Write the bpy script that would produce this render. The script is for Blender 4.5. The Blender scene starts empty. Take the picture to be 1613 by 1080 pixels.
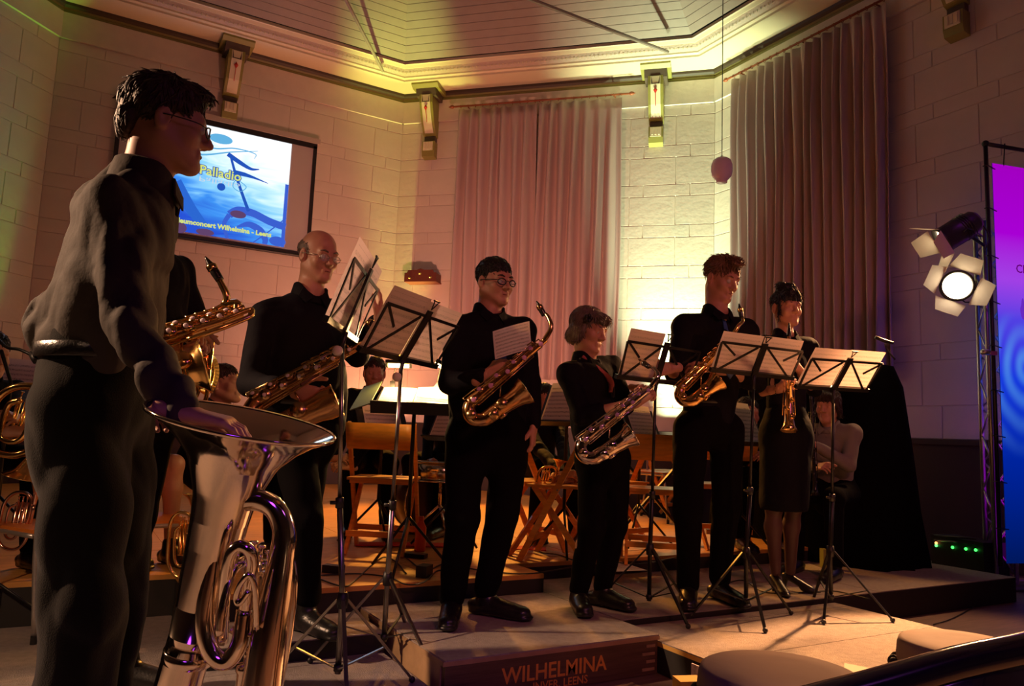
import bpy, math, random
import numpy as np
from mathutils import Vector, Matrix
random.seed(7); rng = np.random.default_rng(7)
PI = math.pi
SC = bpy.context.scene
COL = SC.collection

# ------------------------------------------------------------------ camera
A3 = lambda *v: np.array(v, float)
FL = 1200.0
_p, _t = math.radians(6.9), math.radians(2.3)
FH = A3(.5, .8660254, 0); WR = A3(.8660254, -.5, 0); ZZ = A3(0, 0, 1)
FWD = math.cos(_p)*FH + math.sin(_p)*ZZ
_uc = -math.sin(_p)*FH + math.cos(_p)*ZZ
RT = math.cos(_t)*WR + math.sin(_t)*_uc
UPV = -math.sin(_t)*WR + math.cos(_t)*_uc
CAMP = A3(0, 0, .86)
cd = bpy.data.cameras.new('camera'); cam = bpy.data.objects.new('camera', cd); COL.objects.link(cam)
cd.sensor_width = 36; cd.lens = FL/1613*36; cd.clip_start = .05; cd.clip_end = 100
M = Matrix.Identity(4)
for i in range(3):
    M[i][0] = RT[i]; M[i][1] = UPV[i]; M[i][2] = -FWD[i]; M[i][3] = CAMP[i]
cam.matrix_world = M
SC.camera = cam
def ray(x, y): return FL*FWD + RT*(x-806.5) - UPV*(y-540)
def P(x, y, d):                      # survey point: pixel and horizontal distance -> metres
    r = ray(x, y); return CAMP + r*d/r.dot(FH)
def G(x, y, h=0.):
    r = ray(x, y); return CAMP + r*(h-CAMP[2])/r[2]

# ------------------------------------------------------------------ exposure, world, lights
SC.view_settings.view_transform = 'Standard'; SC.view_settings.look = 'None'
SC.view_settings.exposure = 0.0; SC.view_settings.gamma = 1.0
SC.view_settings.use_curve_mapping = False
wd = bpy.data.worlds.new('world'); SC.world = wd; wd.use_nodes = True
wd.node_tree.nodes['Background'].inputs[0].default_value = (.05, .02, .02, 1)
wd.node_tree.nodes['Background'].inputs[1].default_value = .12

def light(kind, name, loc, energy, color, target=None, size=.1, angle=60, blend=.5, size_y=None):
    l = bpy.data.lights.new(name, kind); o = bpy.data.objects.new(name, l); COL.objects.link(o)
    l.energy = energy; l.color = color; o.location = loc
    if kind == 'SPOT': l.spot_size = math.radians(angle); l.spot_blend = blend; l.shadow_soft_size = size
    elif kind == 'AREA':
        l.size = size
        if size_y: l.shape = 'RECTANGLE'; l.size_y = size_y
        l.spread = math.radians(angle) if angle != 60 else PI
    else: l.shadow_soft_size = size
    if target is not None:
        o.rotation_euler = (Vector(target)-Vector(loc)).to_track_quat('-Z', 'Y').to_euler()
    return o
# stage floods on the truss: warm key raking over the stage floor
light('SPOT', 'flood_beam', (5.75, 3.50, 2.50), 2300, (1, .46, .18), (3.1, 1.5, 0), .05, 38, .35)
light('SPOT', 'flood_beam', (5.74, 3.52, 2.44), 550, (1, .46, .18), (.8, 2.3, 0), .05, 34, .4)
light('SPOT', 'flood_beam', (5.88, 3.40, 2.14), 130, (1, .48, .19), (3.6, 1.4, .0), .06, 80, .5)
# LED uplighters on the floor along the apse wall
light('SPOT', 'uplight', (5.95, 7.1, .30), 1500, (.80, 1, .60), (6.93, 7.48, 3.7), .05, 46, 1)
light('SPOT', 'uplight', (6.62, 7.36, .15), 1700, (.85, 1, .55), (6.58, 7.40, 5), .03, 36, .9)
light('SPOT', 'uplight', (6.9, 6.9, .30), 200, (.95, 1, .28), (6.85, 7.45, 5.7), .05, 24, .9)
light('SPOT', 'uplight', (3.95, 10.0, .35), 1100, (.9, 1, .20), (3.85, 9.95, 5.8), .04, 24, .9)
light('SPOT', 'uplight', (3.75, 9.9, .35), 1000, (.75, 1, .22), (3.35, 9.3, 6.3), .04, 17, .9)
light('SPOT', 'uplight', (-.7, 9.9, .35), 450, (.30, 1, .08), (-.75, 10.05, 5.8), .05, 13, .9)
# pink and amber wash from behind the band onto walls and floor
light('SPOT', 'pink_wash', (3.0, 6.4, .8), 380, (1, .38, .25), (4.6, 9.9, 2.8), .12, 120, 1)
light('SPOT', 'amber_wash', (3.75, 10.05, .6), 150, (1, .36, .16), (3.6, 10.15, 5), .03, 100, 1)
light('SPOT', 'amber_wash', (2.4, 10.05, .6), 60, (1, .30, .18), (2.3, 10.15, 5), .03, 80, 1)
light('SPOT', 'amber_flood', (4.2, 8.6, 3.3), 1100, (1, .38, .05), (2.9, 5.4, 0), .12, 62, .6)
# dim red wash from the hall side
light('SPOT', 'hall_wash', (1.0, -3.0, 4.5), 370, (1, .27, .20), (3.4, 6.0, 1.8), .35, 52, .5)
light('AREA', 'hall_wash', (3.6, -2.6, 4.2), 9, (.55, .12, .9), (3.0, 4.0, 1.0), .7)
light('SPOT', 'side_lamp', (-2.7, 4.1, 2.7), 1150, (1, .58, .34), (.0, 2.0, 1.0), .08, 62, .8)
light('SPOT', 'floor_fill', (-2.8, -1.5, 4.2), 520, (1, .58, .34), (-.55, 3.0, -.1), .10, 24, .6)  # added fill that brightens the left floor, no known lamp there
light('SPOT', 'violet_lamp', (-.3, -1.3, 2.5), 90, (.30, .04, 1), (.76, 1.5, .25), .60, 24, .4)

# ------------------------------------------------------------------ materials
_m = {}
def mat(name, col=(.8, .8, .8), rough=.6, metal=0., bump=0., scale=60., var=0., vscale=8., emit=None, es=1., spec=.5, coat=0., stretch=None, trans=0., alpha=1., sheen=0.):
    if name in _m: return _m[name]
    m = bpy.data.materials.new(name); m.use_nodes = True; nt = m.node_tree; b = nt.nodes['Principled BSDF']
    b.inputs['Base Color'].default_value = (*col, 1); b.inputs['Roughness'].default_value = rough
    b.inputs['Metallic'].default_value = metal; b.inputs['Specular IOR Level'].default_value = spec
    b.inputs['Coat Weight'].default_value = coat; b.inputs['Transmission Weight'].default_value = trans
    b.inputs['Alpha'].default_value = alpha; b.inputs['Sheen Weight'].default_value = sheen
    if emit: b.inputs['Emission Color'].default_value = (*emit, 1); b.inputs['Emission Strength'].default_value = es
    tc = nt.nodes.new('ShaderNodeTexCoord')
    src = tc.outputs['Object']
    if stretch:
        mp = nt.nodes.new('ShaderNodeMapping'); mp.inputs['Scale'].default_value = stretch
        nt.links.new(src, mp.inputs[0]); src = mp.outputs[0]
    if bump:
        n = nt.nodes.new('ShaderNodeTexNoise'); n.inputs['Scale'].default_value = scale; n.inputs['Detail'].default_value = 5
        bp = nt.nodes.new('ShaderNodeBump'); bp.inputs['Strength'].default_value = bump; bp.inputs['Distance'].default_value = .01
        nt.links.new(src, n.inputs[0]); nt.links.new(n.outputs[0], bp.inputs['Height']); nt.links.new(bp.outputs[0], b.inputs['Normal'])
    if var:
        n = nt.nodes.new('ShaderNodeTexNoise'); n.inputs['Scale'].default_value = vscale; n.inputs['Detail'].default_value = 6
        r = nt.nodes.new('ShaderNodeValToRGB')
        r.color_ramp.elements[0].position = .3; r.color_ramp.elements[1].position = .7
        r.color_ramp.elements[0].color = (*[c*(1-var) for c in col], 1); r.color_ramp.elements[1].color = (*[min(1, c*(1+var)) for c in col], 1)
        nt.links.new(src, n.inputs[0]); nt.links.new(n.outputs[0], r.inputs[0]); nt.links.new(r.outputs[0], b.inputs['Base Color'])
    _m[name] = m; return m
def nodes(m): return m.node_tree, m.node_tree.nodes['Principled BSDF']

WALL = mat('painted_blocks', (.74, .66, .58), .55, bump=.35, scale=14, var=.05, vscale=3)
PLAIN = mat('wall_paint', (.72, .64, .56), .6, bump=.2, scale=20, var=.04)
DARKW = mat('wainscot_paint', (.035, .02, .018), .5, bump=.1)
OLIVE = mat('rail_paint_olive', (.22, .20, .06), .45)
RAILD = mat('rail_paint_dark', (.06, .04, .025), .45)
CREAM = mat('cream_paint', (.80, .70, .50), .5, bump=.05)
ORN = mat('cornice_ornament', (.62, .50, .42), .6, bump=.9, scale=45)
PLANK = mat('ceiling_board_paint', (.36, .30, .27), .4, var=.04)
CURT = mat('curtain_cloth', (.56, .43, .41), .85, bump=.2, scale=300)
CARP = mat('stage_carpet', (.36, .30, .26), .95, bump=.8, scale=220, var=.12, vscale=30)
CARP2 = mat('stage_carpet_grey', (.33, .28, .26), .95, bump=.8, scale=220, var=.12, vscale=30)
PLY = mat('plywood_stage', (.60, .29, .07), .5, bump=.1, scale=30, var=.18, vscale=6, stretch=(1, 8, 1))
PLYE = mat('plywood_edge', (.75, .42, .10), .5, var=.15)
DSTRUCT = mat('stage_frame_dark', (.02, .017, .015), .7)
HALLF = mat('hall_floor_wood', (.20, .12, .09), .5, bump=.1, var=.2, vscale=5, stretch=(1, 10, 1))
BLACK = mat('black_metal', (.012, .012, .013), .35, metal=.3)
BLKP = mat('black_plastic', (.015, .015, .016), .45)
CHROME = mat('chrome', (.72, .70, .68), .18, metal=1)
ALU = mat('aluminium', (.55, .54, .55), .38, metal=1)
ROD = mat('curtain_rod_wood', (.34, .09, .035), .4)

# ------------------------------------------------------------------ mesh helpers
def link(name, me, parent=None, loc=None):
    o = bpy.data.objects.new(name, me); COL.objects.link(o)
    if parent: o.parent = parent
    if loc is not None: o.location = loc
    return o
def raw(name, V, Fc, m, smooth=False, mi=None, uv=None):
    V = np.asarray(V, float).reshape(-1, 3)
    me = bpy.data.meshes.new(name)
    if isinstance(Fc, np.ndarray):
        n, k = Fc.shape
        me.vertices.add(len(V)); me.vertices.foreach_set('co', V.ravel())
        me.loops.add(n*k); me.loops.foreach_set('vertex_index', Fc.ravel().astype(np.int32))
        me.polygons.add(n); me.polygons.foreach_set('loop_start', (np.arange(n)*k).astype(np.int32))
        me.polygons.foreach_set('loop_total', np.full(n, k, np.int32))
        me.update(calc_edges=True)
    else:
        me.from_pydata(V.tolist(), [], Fc); me.update()
    for x in (m if isinstance(m, (list, tuple)) else [m]): me.materials.append(x)
    if mi is not None: me.polygons.foreach_set('material_index', np.asarray(mi, np.int32))
    if smooth: me.polygons.foreach_set('use_smooth', np.ones(len(me.polygons), bool))
    if uv is not None:
        l = me.uv_layers.new(name='UVMap'); l.data.foreach_set('uv', np.asarray(uv, np.float32).ravel())
    return me
def empty(name, loc=(0, 0, 0), label=None, cat=None, group=None, rz=0., kind=None):
    o = bpy.data.objects.new(name, None); COL.objects.link(o); o.location = loc; o.rotation_euler = (0, 0, rz)
    o.empty_display_size = .05
    tag(o, label, cat, group, kind); return o
def tag(o, label=None, cat=None, group=None, kind=None):
    if label: o['label'] = label
    if cat: o['category'] = cat
    if group: o['group'] = group
    if kind: o['kind'] = kind
    return o
def unit(v): v = np.asarray(v, float); return v/max(np.linalg.norm(v), 1e-9)
def smoothpath(pts, n=6, closed=False):
    p = np.asarray(pts, float)
    if n <= 1: return p
    q = np.vstack([p[-1], p, p[0], p[1]]) if closed else np.vstack([2*p[0]-p[1], p, 2*p[-1]-p[-2]])
    out = []
    for i in range(1, len(q)-2):
        a, b, c, d = q[i-1:i+3]
        for k in range(n):
            t = k/n
            out.append(.5*((2*b)+(c-a)*t+(2*a-5*b+4*c-d)*t*t+(3*b-a-3*c+d)*t**3))
    if not closed: out.append(p[-1])
    return np.array(out)
class MB:
    def __init__(s): s.V = []; s.F = []; s.I = []; s.n = 0; s.cur = 0
    def add(s, V, F):
        s.V.append(np.asarray(V, float)); s.F += [tuple(int(i)+s.n for i in f) for f in F]; s.I += [s.cur]*len(F); s.n += len(V)
        return s
    def box(s, c, size, ax=None):
        c = np.asarray(c, float); h = np.asarray(size, float)/2
        X = np.eye(3) if ax is None else np.array([unit(a) for a in ax])
        v = [c + X[0]*sx*h[0] + X[1]*sy*h[1] + X[2]*sz*h[2] for sz in (-1, 1) for sx, sy in ((-1, -1), (1, -1), (1, 1), (-1, 1))]
        return s.add(v, [(0, 3, 2, 1), (4, 5, 6, 7), (0, 1, 5, 4), (1, 2, 6, 5), (2, 3, 7, 6), (3, 0, 4, 7)])
    def beam(s, a, b, w, t, up=(0, 0, 1)):
        a = np.asarray(a, float); b = np.asarray(b, float); d = unit(b-a); sd = np.cross(d, up)
        if np.linalg.norm(sd) < 1e-3: sd = np.cross(d, (1, 0, 0))
        sd = unit(sd); u = np.cross(sd, d)
        return s.box((a+b)/2, (np.linalg.norm(b-a), w, t), (d, sd, u))
    def prism(s, poly, z0, z1):
        n = len(poly); v = [(x, y, z0) for x, y in poly]+[(x, y, z1) for x, y in poly]
        return s.add(v, [tuple(range(n-1, -1, -1)), tuple(range(n, 2*n))]+[(i, (i+1) % n, n+(i+1) % n, n+i) for i in range(n)])
    def tube(s, pts, r, seg=8, n=1, closed=False, cap=True, flat=None):
        p0 = np.asarray(pts, float); p = smoothpath(p0, n, closed)
        if np.isscalar(r): R_ = np.full(len(p), r)
        else:
            t = np.linspace(0, 1, len(r)); R_ = np.interp(np.linspace(0, 1, len(p)), t, r)
        T = np.gradient(p, axis=0) if not closed else (np.roll(p, -1, 0)-np.roll(p, 1, 0))
        T = np.array([unit(t) for t in T])
        a = np.cross(T[0], (0, 0, 1))
        if np.linalg.norm(a) < .1: a = np.cross(T[0], (1, 0, 0))
        a = unit(a); V = []
        for i in range(len(p)):
            a = unit(a - T[i]*a.dot(T[i])); b = np.cross(T[i], a)
            for k in range(seg):
                th = 2*PI*k/seg
                V.append(p[i]+R_[i]*(math.cos(th)*a+math.sin(th)*b))
        m = len(p); F = []
        for i in range(m if closed else m-1):
            j = (i+1) % m
            for k in range(seg):
                l = (k+1) % seg
                F.append((i*seg+k, i*seg+l, j*seg+l, j*seg+k))
        if cap and not closed: F += [tuple(range(seg-1, -1, -1)), tuple((m-1)*seg+k for k in range(seg))]
        return s.add(V, F)
    def lathe(s, prof, o=(0, 0, 0), ax=(0, 0, 1), seg=24, cap=False):
        ax = unit(ax); a = np.cross(ax, (0, 0, 1))
        if np.linalg.norm(a) < .1: a = np.cross(ax, (1, 0, 0))
        a = unit(a); b = np.cross(ax, a); o = np.asarray(o, float); V = []; F = []
        for r, h in prof:
            for k in range(seg):
                th = 2*PI*k/seg; V.append(o+ax*h+r*(math.cos(th)*a+math.sin(th)*b))
        for i in range(len(prof)-1):
            for k in range(seg):
                l = (k+1) % seg; F.append((i*seg+k, i*seg+l, (i+1)*seg+l, (i+1)*seg+k))
        if cap: F += [tuple(range(seg-1, -1, -1)), tuple((len(prof)-1)*seg+k for k in range(seg))]
        return s.add(V, F)
    def ball(s, c, r, seg=12, rings=8):
        r = np.broadcast_to(np.asarray(r, float), 3)
        V = [np.asarray(c)+r*A3(math.sin(PI*i/rings)*math.cos(2*PI*k/seg), math.sin(PI*i/rings)*math.sin(2*PI*k/seg), math.cos(PI*i/rings)) for i in range(rings+1) for k in range(seg)]
        return s.add(V, [(i*seg+k, (i+1)*seg+k, (i+1)*seg+(k+1) % seg, i*seg+(k+1) % seg) for i in range(rings) for k in range(seg)])
    def build(s, name, m, parent=None, smooth=False, local=False, origin=None):
        V = np.vstack(s.V) if s.V else np.zeros((0, 3))
        if parent is not None: off = np.zeros(3) if local else np.array(parent.location)
        elif origin is not None: off = np.asarray(origin, float)
        elif local: off = np.zeros(3)
        else: off = A3((V[:, 0].min()+V[:, 0].max())/2, (V[:, 1].min()+V[:, 1].max())/2, V[:, 2].min())
        me = raw(name, V-off, s.F, m, smooth, s.I if isinstance(m, (list, tuple)) else None)
        return link(name, me, parent, None if parent is not None else off)
def copy_tree(o, parent=None):
    c = o.copy(); COL.objects.link(c)
    if parent: c.parent = parent
    for ch in [x for x in KIDS.get(o.name, [])]: pass
    for ch in list(o.children): copy_tree(ch, c)
    return c
KIDS = {}
def dup(o, loc, rz=None, label=None, group=None):
    c = copy_tree(o); c.location = loc
    if rz is not None: c.rotation_euler = (0, 0, rz)
    if label: c['label'] = label
    if group: c['group'] = group
    return c
def text_mesh(body, size, m, name, parent, Mx, extrude=.001, bold=0.):
    cu = bpy.data.curves.new(name, 'FONT'); cu.body = body; cu.size = size; cu.extrude = extrude; cu.offset = bold
    cu.align_x = 'LEFT'; cu.resolution_u = 2
    t = bpy.data.objects.new(name+'_tmp', cu); COL.objects.link(t)
    me = bpy.data.meshes.new_from_object(t.evaluated_get(bpy.context.evaluated_depsgraph_get()))
    bpy.data.objects.remove(t); bpy.data.curves.remove(cu)
    me.transform(Mx); me.materials.clear(); me.materials.append(m); me.name = name
    o = link(name, me, parent); return o
def frame(o, x, y):                 # matrix with x,y axes at o
    x = unit(x); y = unit(np.asarray(y)-x*np.dot(x, y)); z = np.cross(x, y)
    m = Matrix.Identity(4)
    for i in range(3): m[i][0] = x[i]; m[i][1] = y[i]; m[i][2] = z[i]; m[i][3] = o[i]
    return m

# ------------------------------------------------------------------ room shell
ZR = 5.87                            # soffit height
WALLS = {  # name: start, end (inner face), going so that the room is on the right-hand normal
 'wall_apse_left': ((-.50, 10.4), (3.96, 10.4)),
 'wall_apse_center': ((3.96, 10.4), (7.17, 7.19)),
 'wall_right': ((7.17, 7.19), (7.17, -4.0)),
 'wall_back': ((7.17, -4.0), (-3.7, -4.0)),
 'wall_left': ((-3.7, -4.0), (-3.7, 7.2)),
 'wall_apse_corner': ((-3.7, 7.2), (-.50, 10.4)),
}
_blk = {}
def block_mesh(w, h):
    k = (round(w, 3), round(h, 3))
    if k not in _blk:
        b = .004; t = .009; x, z = w/2, h/2
        v = [(-x, 0, -z), (x, 0, -z), (x, 0, z), (-x, 0, z), (-x+b, -t, -z+b), (x-b, -t, -z+b), (x-b, -t, z-b), (-x+b, -t, z-b)]
        f = [(4, 5, 6, 7), (0, 1, 5, 4), (1, 2, 6, 5), (2, 3, 7, 6), (3, 0, 4, 7)]
        _blk[k] = raw('block', v, f, WALL)
    return _blk[k]
COURSES = []
_z = .985; _k = 0
for zc in (1.30, 1.735, 1.895, 2.455, 2.612, 3.02, 3.187, 3.575, 3.745, 4.145, 4.308, 4.69, 4.86, 5.27, 5.42):
    COURSES.append((_z, zc)); _z = zc
PLAIND = mat('unlit_hall_wall', (.05, .035, .03), .8)  # darkness of the unlit hall put into the wall colour
for wn, (a, b) in WALLS.items():
    a3, b3 = A3(*a, 0), A3(*b, 0); d = unit(b3-a3); L = np.linalg.norm(b3-a3); nrm = A3(d[1], -d[0], 0)   # into the room
    out = -nrm
    mb = MB(); c = (a3+b3)/2 + out*.1 + A3(0, 0, 2.9)
    mb.box(c, (L+.16, .2, 6.2), (d, out, ZZ))
    w = mb.build(wn, PLAIND if wn in ('wall_back', 'wall_left') else PLAIN); tag(w, kind='structure')
    w.location = w.location
    if wn in ('wall_back', 'wall_left'): pass
    else:
        rz = math.atan2(d[1], d[0])
        for ci, (z0, z1) in enumerate(COURSES):
            small = (z1-z0) < .25
            bw = .62; x = -(.31 if ci % 2 else .12)
            if wn == 'wall_right': lim = 5.2
            else: lim = L
            while x < lim:
                x0, x1 = max(x, 0), min(x+bw, lim)
                if x1-x0 > .05:
                    j = .0028
                    me = block_mesh(x1-x0-2*j, z1-z0-2*j)
                    o = bpy.data.objects.new('block', me); COL.objects.link(o); o.parent = w
                    pos = a3 + d*(x0+x1)/2 + nrm*.0 + A3(0, 0, (z0+z1)/2)
                    o.location = Vector(pos)-w.location
                    o.rotation_euler = (0, 0, rz)
                    # mesh front is -y ; wall normal into room must be -y rotated
                x += bw
        mb = MB(); mb.box((a3+b3)/2+nrm*.02+A3(0, 0, 5.585), (L, .04, .325), (d, nrm, ZZ)); mb.build('plaster_band', PLAIN, w)
    # wainscot and its top rail
    mb = MB(); mb.box((a3+b3)/2+nrm*.015+A3(0, 0, .405), (L-.02, .03, 1.11), (d, nrm, ZZ)); mb.build('wainscot', DARKW, w)
    mb = MB(); mb.box((a3+b3)/2+nrm*.03+A3(0, 0, .96), (L-.02, .06, .05), (d, nrm, ZZ)); mb.build('wainscot_rail', DARKW, w)
# front (inner) polygon helpers for cornice sweep
ring = [(-3.7, -4.0), (-3.7, 7.2), (-.50, 10.4), (3.96, 10.4), (7.17, 7.19), (7.17, -4.0)]
def inset(dist):
    n = len(ring); out = []
    for i in range(n):
        p0, p1, p2 = np.array(ring[i-1]), np.array(ring[i]), np.array(ring[(i+1) % n])
        d1, d2 = unit(p1-p0), unit(p2-p1); n1 = np.array([d1[1], -d1[0]]); n2 = np.array([d2[1], -d2[0]])
        bis = n1+n2; bis = bis/ (1+n1.dot(n2)); out.append(p1+bis*dist)
    return out
def sweep(prof, name, m, kind='structure', parent=None, closed_prof=False):
    rings = [inset(dd) for dd, z in prof]; n = len(ring); V = []; F = []
    for i, (dd, z) in enumerate(prof): V += [(p[0], p[1], z) for p in rings[i]]
    for i in range(len(prof)-1):
        for k in range(n):
            l = (k+1) % n; F.append((i*n+k, i*n+l, (i+1)*n+l, (i+1)*n+k))
    o = link(name, raw(name, V, F, m)); tag(o, kind=kind); return o
sweep([(-.05, 5.87), (.47, 5.87), (.47, 5.90), (-.05, 5.90)], 'ceiling_soffit', CREAM)
sweep([(0, 5.81), (.035, 5.815), (.06, 5.84), (.075, 5.869)], 'trim_1', RAILD)
sweep([(0, 5.745), (.022, 5.75), (.03, 5.775), (.02, 5.795), (.035, 5.815)], 'trim_2', OLIVE)
sweep([(.45, 5.868), (.46, 5.845), (.50, 5.845), (.505, 5.87), (.53, 5.885), (.545, 5.88), (.55, 5.90)], 'trim_3', CREAM)
sweep([(.55, 5.90), (.60, 5.925), (.63, 5.97)], 'trim_4', ORN)
sweep([(.63, 5.97), (.65, 5.965), (.68, 5.995), (.70, 6.0), (.70, 6.04), (.60, 6.04)], 'trim_5', CREAM)
# egg-and-dart beads along the ornament band
bead = raw('bead', *(lambda b: (np.vstack(b.V), b.F))(MB().ball((0, 0, 0), (.016, .012, .020), 6, 4)), CREAM, True)
r1 = inset(.60); V = []; 
bm_ = MB()
for k in range(1, 5):
    a, b = np.array(r1[k]), np.array(r1[(k+1) % 6])
    L = np.linalg.norm(b-a); dd = (b-a)/L
    if k == 4: L = 4.6
    for s_ in np.arange(.03, L, .055):
        q = a+dd*s_; bm_.add([(q[0]+x*.014, q[1]+y*.014, 5.932+z*.022) for x, y, z in ((1, 0, 0), (0, 1, 0), (-1, 0, 0), (0, -1, 0), (0, 0, 1), (0, 0, -1))],
            [(0, 1, 4), (1, 2, 4), (2, 3, 4), (3, 0, 4), (1, 0, 5), (2, 1, 5), (3, 2, 5), (0, 3, 5)])
tag(bm_.build('cornice_beading', CREAM), kind='structure')
# boarded ceiling slopes: every board one object
ceil = MB().box((1.74, 3.2, 7.72), (12, 15.5, .06)).build('ceiling', PLANK); tag(ceil, kind='structure')
SL = math.radians(40); BWD = .108
for k in (1, 2, 3, 4, 0):
    nb = 18
    for i in range(nb):
        d0 = .74+i*BWD*math.cos(SL); d1 = .74+((i+1)*BWD-.006)*math.cos(SL)
        z0 = 6.03+i*BWD*math.sin(SL); z1 = 6.03+((i+1)*BWD-.006)*math.sin(SL)
        p, q = inset(d0), inset(d1); a, b = p[k], p[(k+1) % 6]; c, e = q[(k+1) % 6], q[k]
        t = .012
        V = [(*a, z0), (*b, z0), (*c, z1), (*e, z1), (*a, z0+t), (*b, z0+t), (*c, z1+t), (*e, z1+t)]
        me = raw('ceiling_board', np.array(V)-np.array(ceil.location), [(0, 1, 2, 3), (7, 6, 5, 4), (0, 4, 5, 1), (1, 5, 6, 2), (2, 6, 7, 3), (3, 7, 4, 0)], PLANK)
        link('ceiling_board', me, ceil)
# backing above the boards (dark gaps) 
o = sweep([(.60, 6.06), (.74+18*BWD*math.cos(SL), 6.06+18*BWD*math.sin(SL)+.02)], 'ceiling_backing', DSTRUCT)
# steel ties
for i, (a, b) in enumerate(((P(603, 112, 10.15), P(545, 0, 8.9)), (P(1052, 82, 9.2), P(838, 0, 7.6)))):
    e = a+(b-a)*1.7
    o = MB().tube([a, e], .022, 8).build('tie_rod', PLANK)
    tag(o, ['painted steel tie rod rising from the left corner of the cornice', 'painted steel tie rod rising from the cornice above the right corbel'][i], 'tie rod', 'steel ties of the roof')
MB().prism([(-3.7, -4), (7.17, -4), (7.17, 7.19), (3.96, 10.4), (-.5, 10.4), (-3.7, 7.2)], -.22, -.17).build('floor', HALLF)['kind'] = 'structure'

# corbels on the wall
CW = mat('corbel_paint', (.82, .74, .52), .45); CO = mat('corbel_olive', (.30, .28, .07), .45); CR = mat('corbel_red', (.55, .03, .02), .5); CD = mat('corbel_dark_brown', (.10, .07, .05), .5)  # neck, diamond recess and collar are dark brown
def corbel(pos, nrm, label):
    n = unit(A3(*nrm, 0)); s_ = np.cross(ZZ, n)
    root = empty('wall_corbel', (pos[0], pos[1], 4.84), label, 'corbel', 'painted corbels under the cornice')
    def Q(a, b, z): return A3(pos[0], pos[1], 0)+s_*a+n*(b+.016)+A3(0, 0, z)
    def slab(mb, prof, w):    # prof: (out, z) polygon, extruded in s_
        m = len(prof); V = [Q(-w/2, b, z) for b, z in prof]+[Q(w/2, b, z) for b, z in prof]
        mb.add(V, [tuple(range(m)), tuple(range(2*m-1, m-1, -1))]+[(i, m+i, m+(i+1) % m, (i+1) % m) for i in range(m)])
    mb = MB(); slab(mb, [(0, 5.865), (.40, 5.865), (.40, 5.84), (.34, 5.80), (0, 5.80)], .40); mb.build('corbel_cap', CO, root)
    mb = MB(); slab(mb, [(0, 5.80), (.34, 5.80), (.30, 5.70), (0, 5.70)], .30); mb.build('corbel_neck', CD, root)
    mb = MB(); slab(mb, [(0, 5.72), (.31, 5.72), (.30, 5.60), (.20, 5.36), (.10, 5.20), (.0, 5.16)], .20); mb.build('corbel_scroll', CO, root)
    mb = MB(); slab(mb, [(.29, 5.71), (.322, 5.71), (.312, 5.60), (.212, 5.36), (.112, 5.21), (.09, 5.21)], .13); mb.build('corbel_front_panel', CW, root)
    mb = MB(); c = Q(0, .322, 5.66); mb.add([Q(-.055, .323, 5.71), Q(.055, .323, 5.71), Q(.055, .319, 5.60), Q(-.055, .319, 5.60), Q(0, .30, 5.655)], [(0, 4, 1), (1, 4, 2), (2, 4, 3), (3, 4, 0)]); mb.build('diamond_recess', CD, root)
    mb = MB(); V = [Q(0, .312, 5.56), Q(.028, .302, 5.52), Q(0, .285, 5.475), Q(-.028, .302, 5.52), Q(0, .318, 5.52)]
    mb.add(V, [(0, 4, 1), (1, 4, 2), (2, 4, 3), (3, 4, 0)]); mb.beam(Q(0, .30, 5.5), Q(0, .225, 5.33), .008, .006, n); mb.build('painted_emblem', CR, root)
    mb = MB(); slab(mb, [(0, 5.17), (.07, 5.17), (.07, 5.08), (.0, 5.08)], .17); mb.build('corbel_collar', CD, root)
    mb = MB(); slab(mb, [(0, 5.08), (.13, 5.08), (.13, 4.93), (.11, 4.86), (0, 4.84)], .19); mb.build('corbel_foot', CO, root)
    mb = MB(); slab(mb, [(.12, 5.07), (.14, 5.07), (.14, 4.94), (.12, 4.94)], .15)
    for k in (-1, 0, 1): slab(mb, [(.14, 5.06), (.15, 5.06), (.15, 4.96), (.14, 4.96)], .02) if k == 0 else mb.beam(Q(k*.045, .145, 5.06), Q(k*.045, .145, 4.96), .02, .012, n)
    mb.build('fluted_block', CW, root)
dg = .70710678
corbel((1.49, 10.4), (0, -1), 'painted wall corbel above the projection screen')
corbel((4.30, 10.06), (-dg, -dg), 'painted wall corbel left of the centre curtains')
corbel((6.62, 7.74), (-dg, -dg), 'painted wall corbel between the centre and right curtains')
corbel((7.17, 3.92), (-1, 0), 'painted wall corbel on the dark right wall above the banner')
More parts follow.
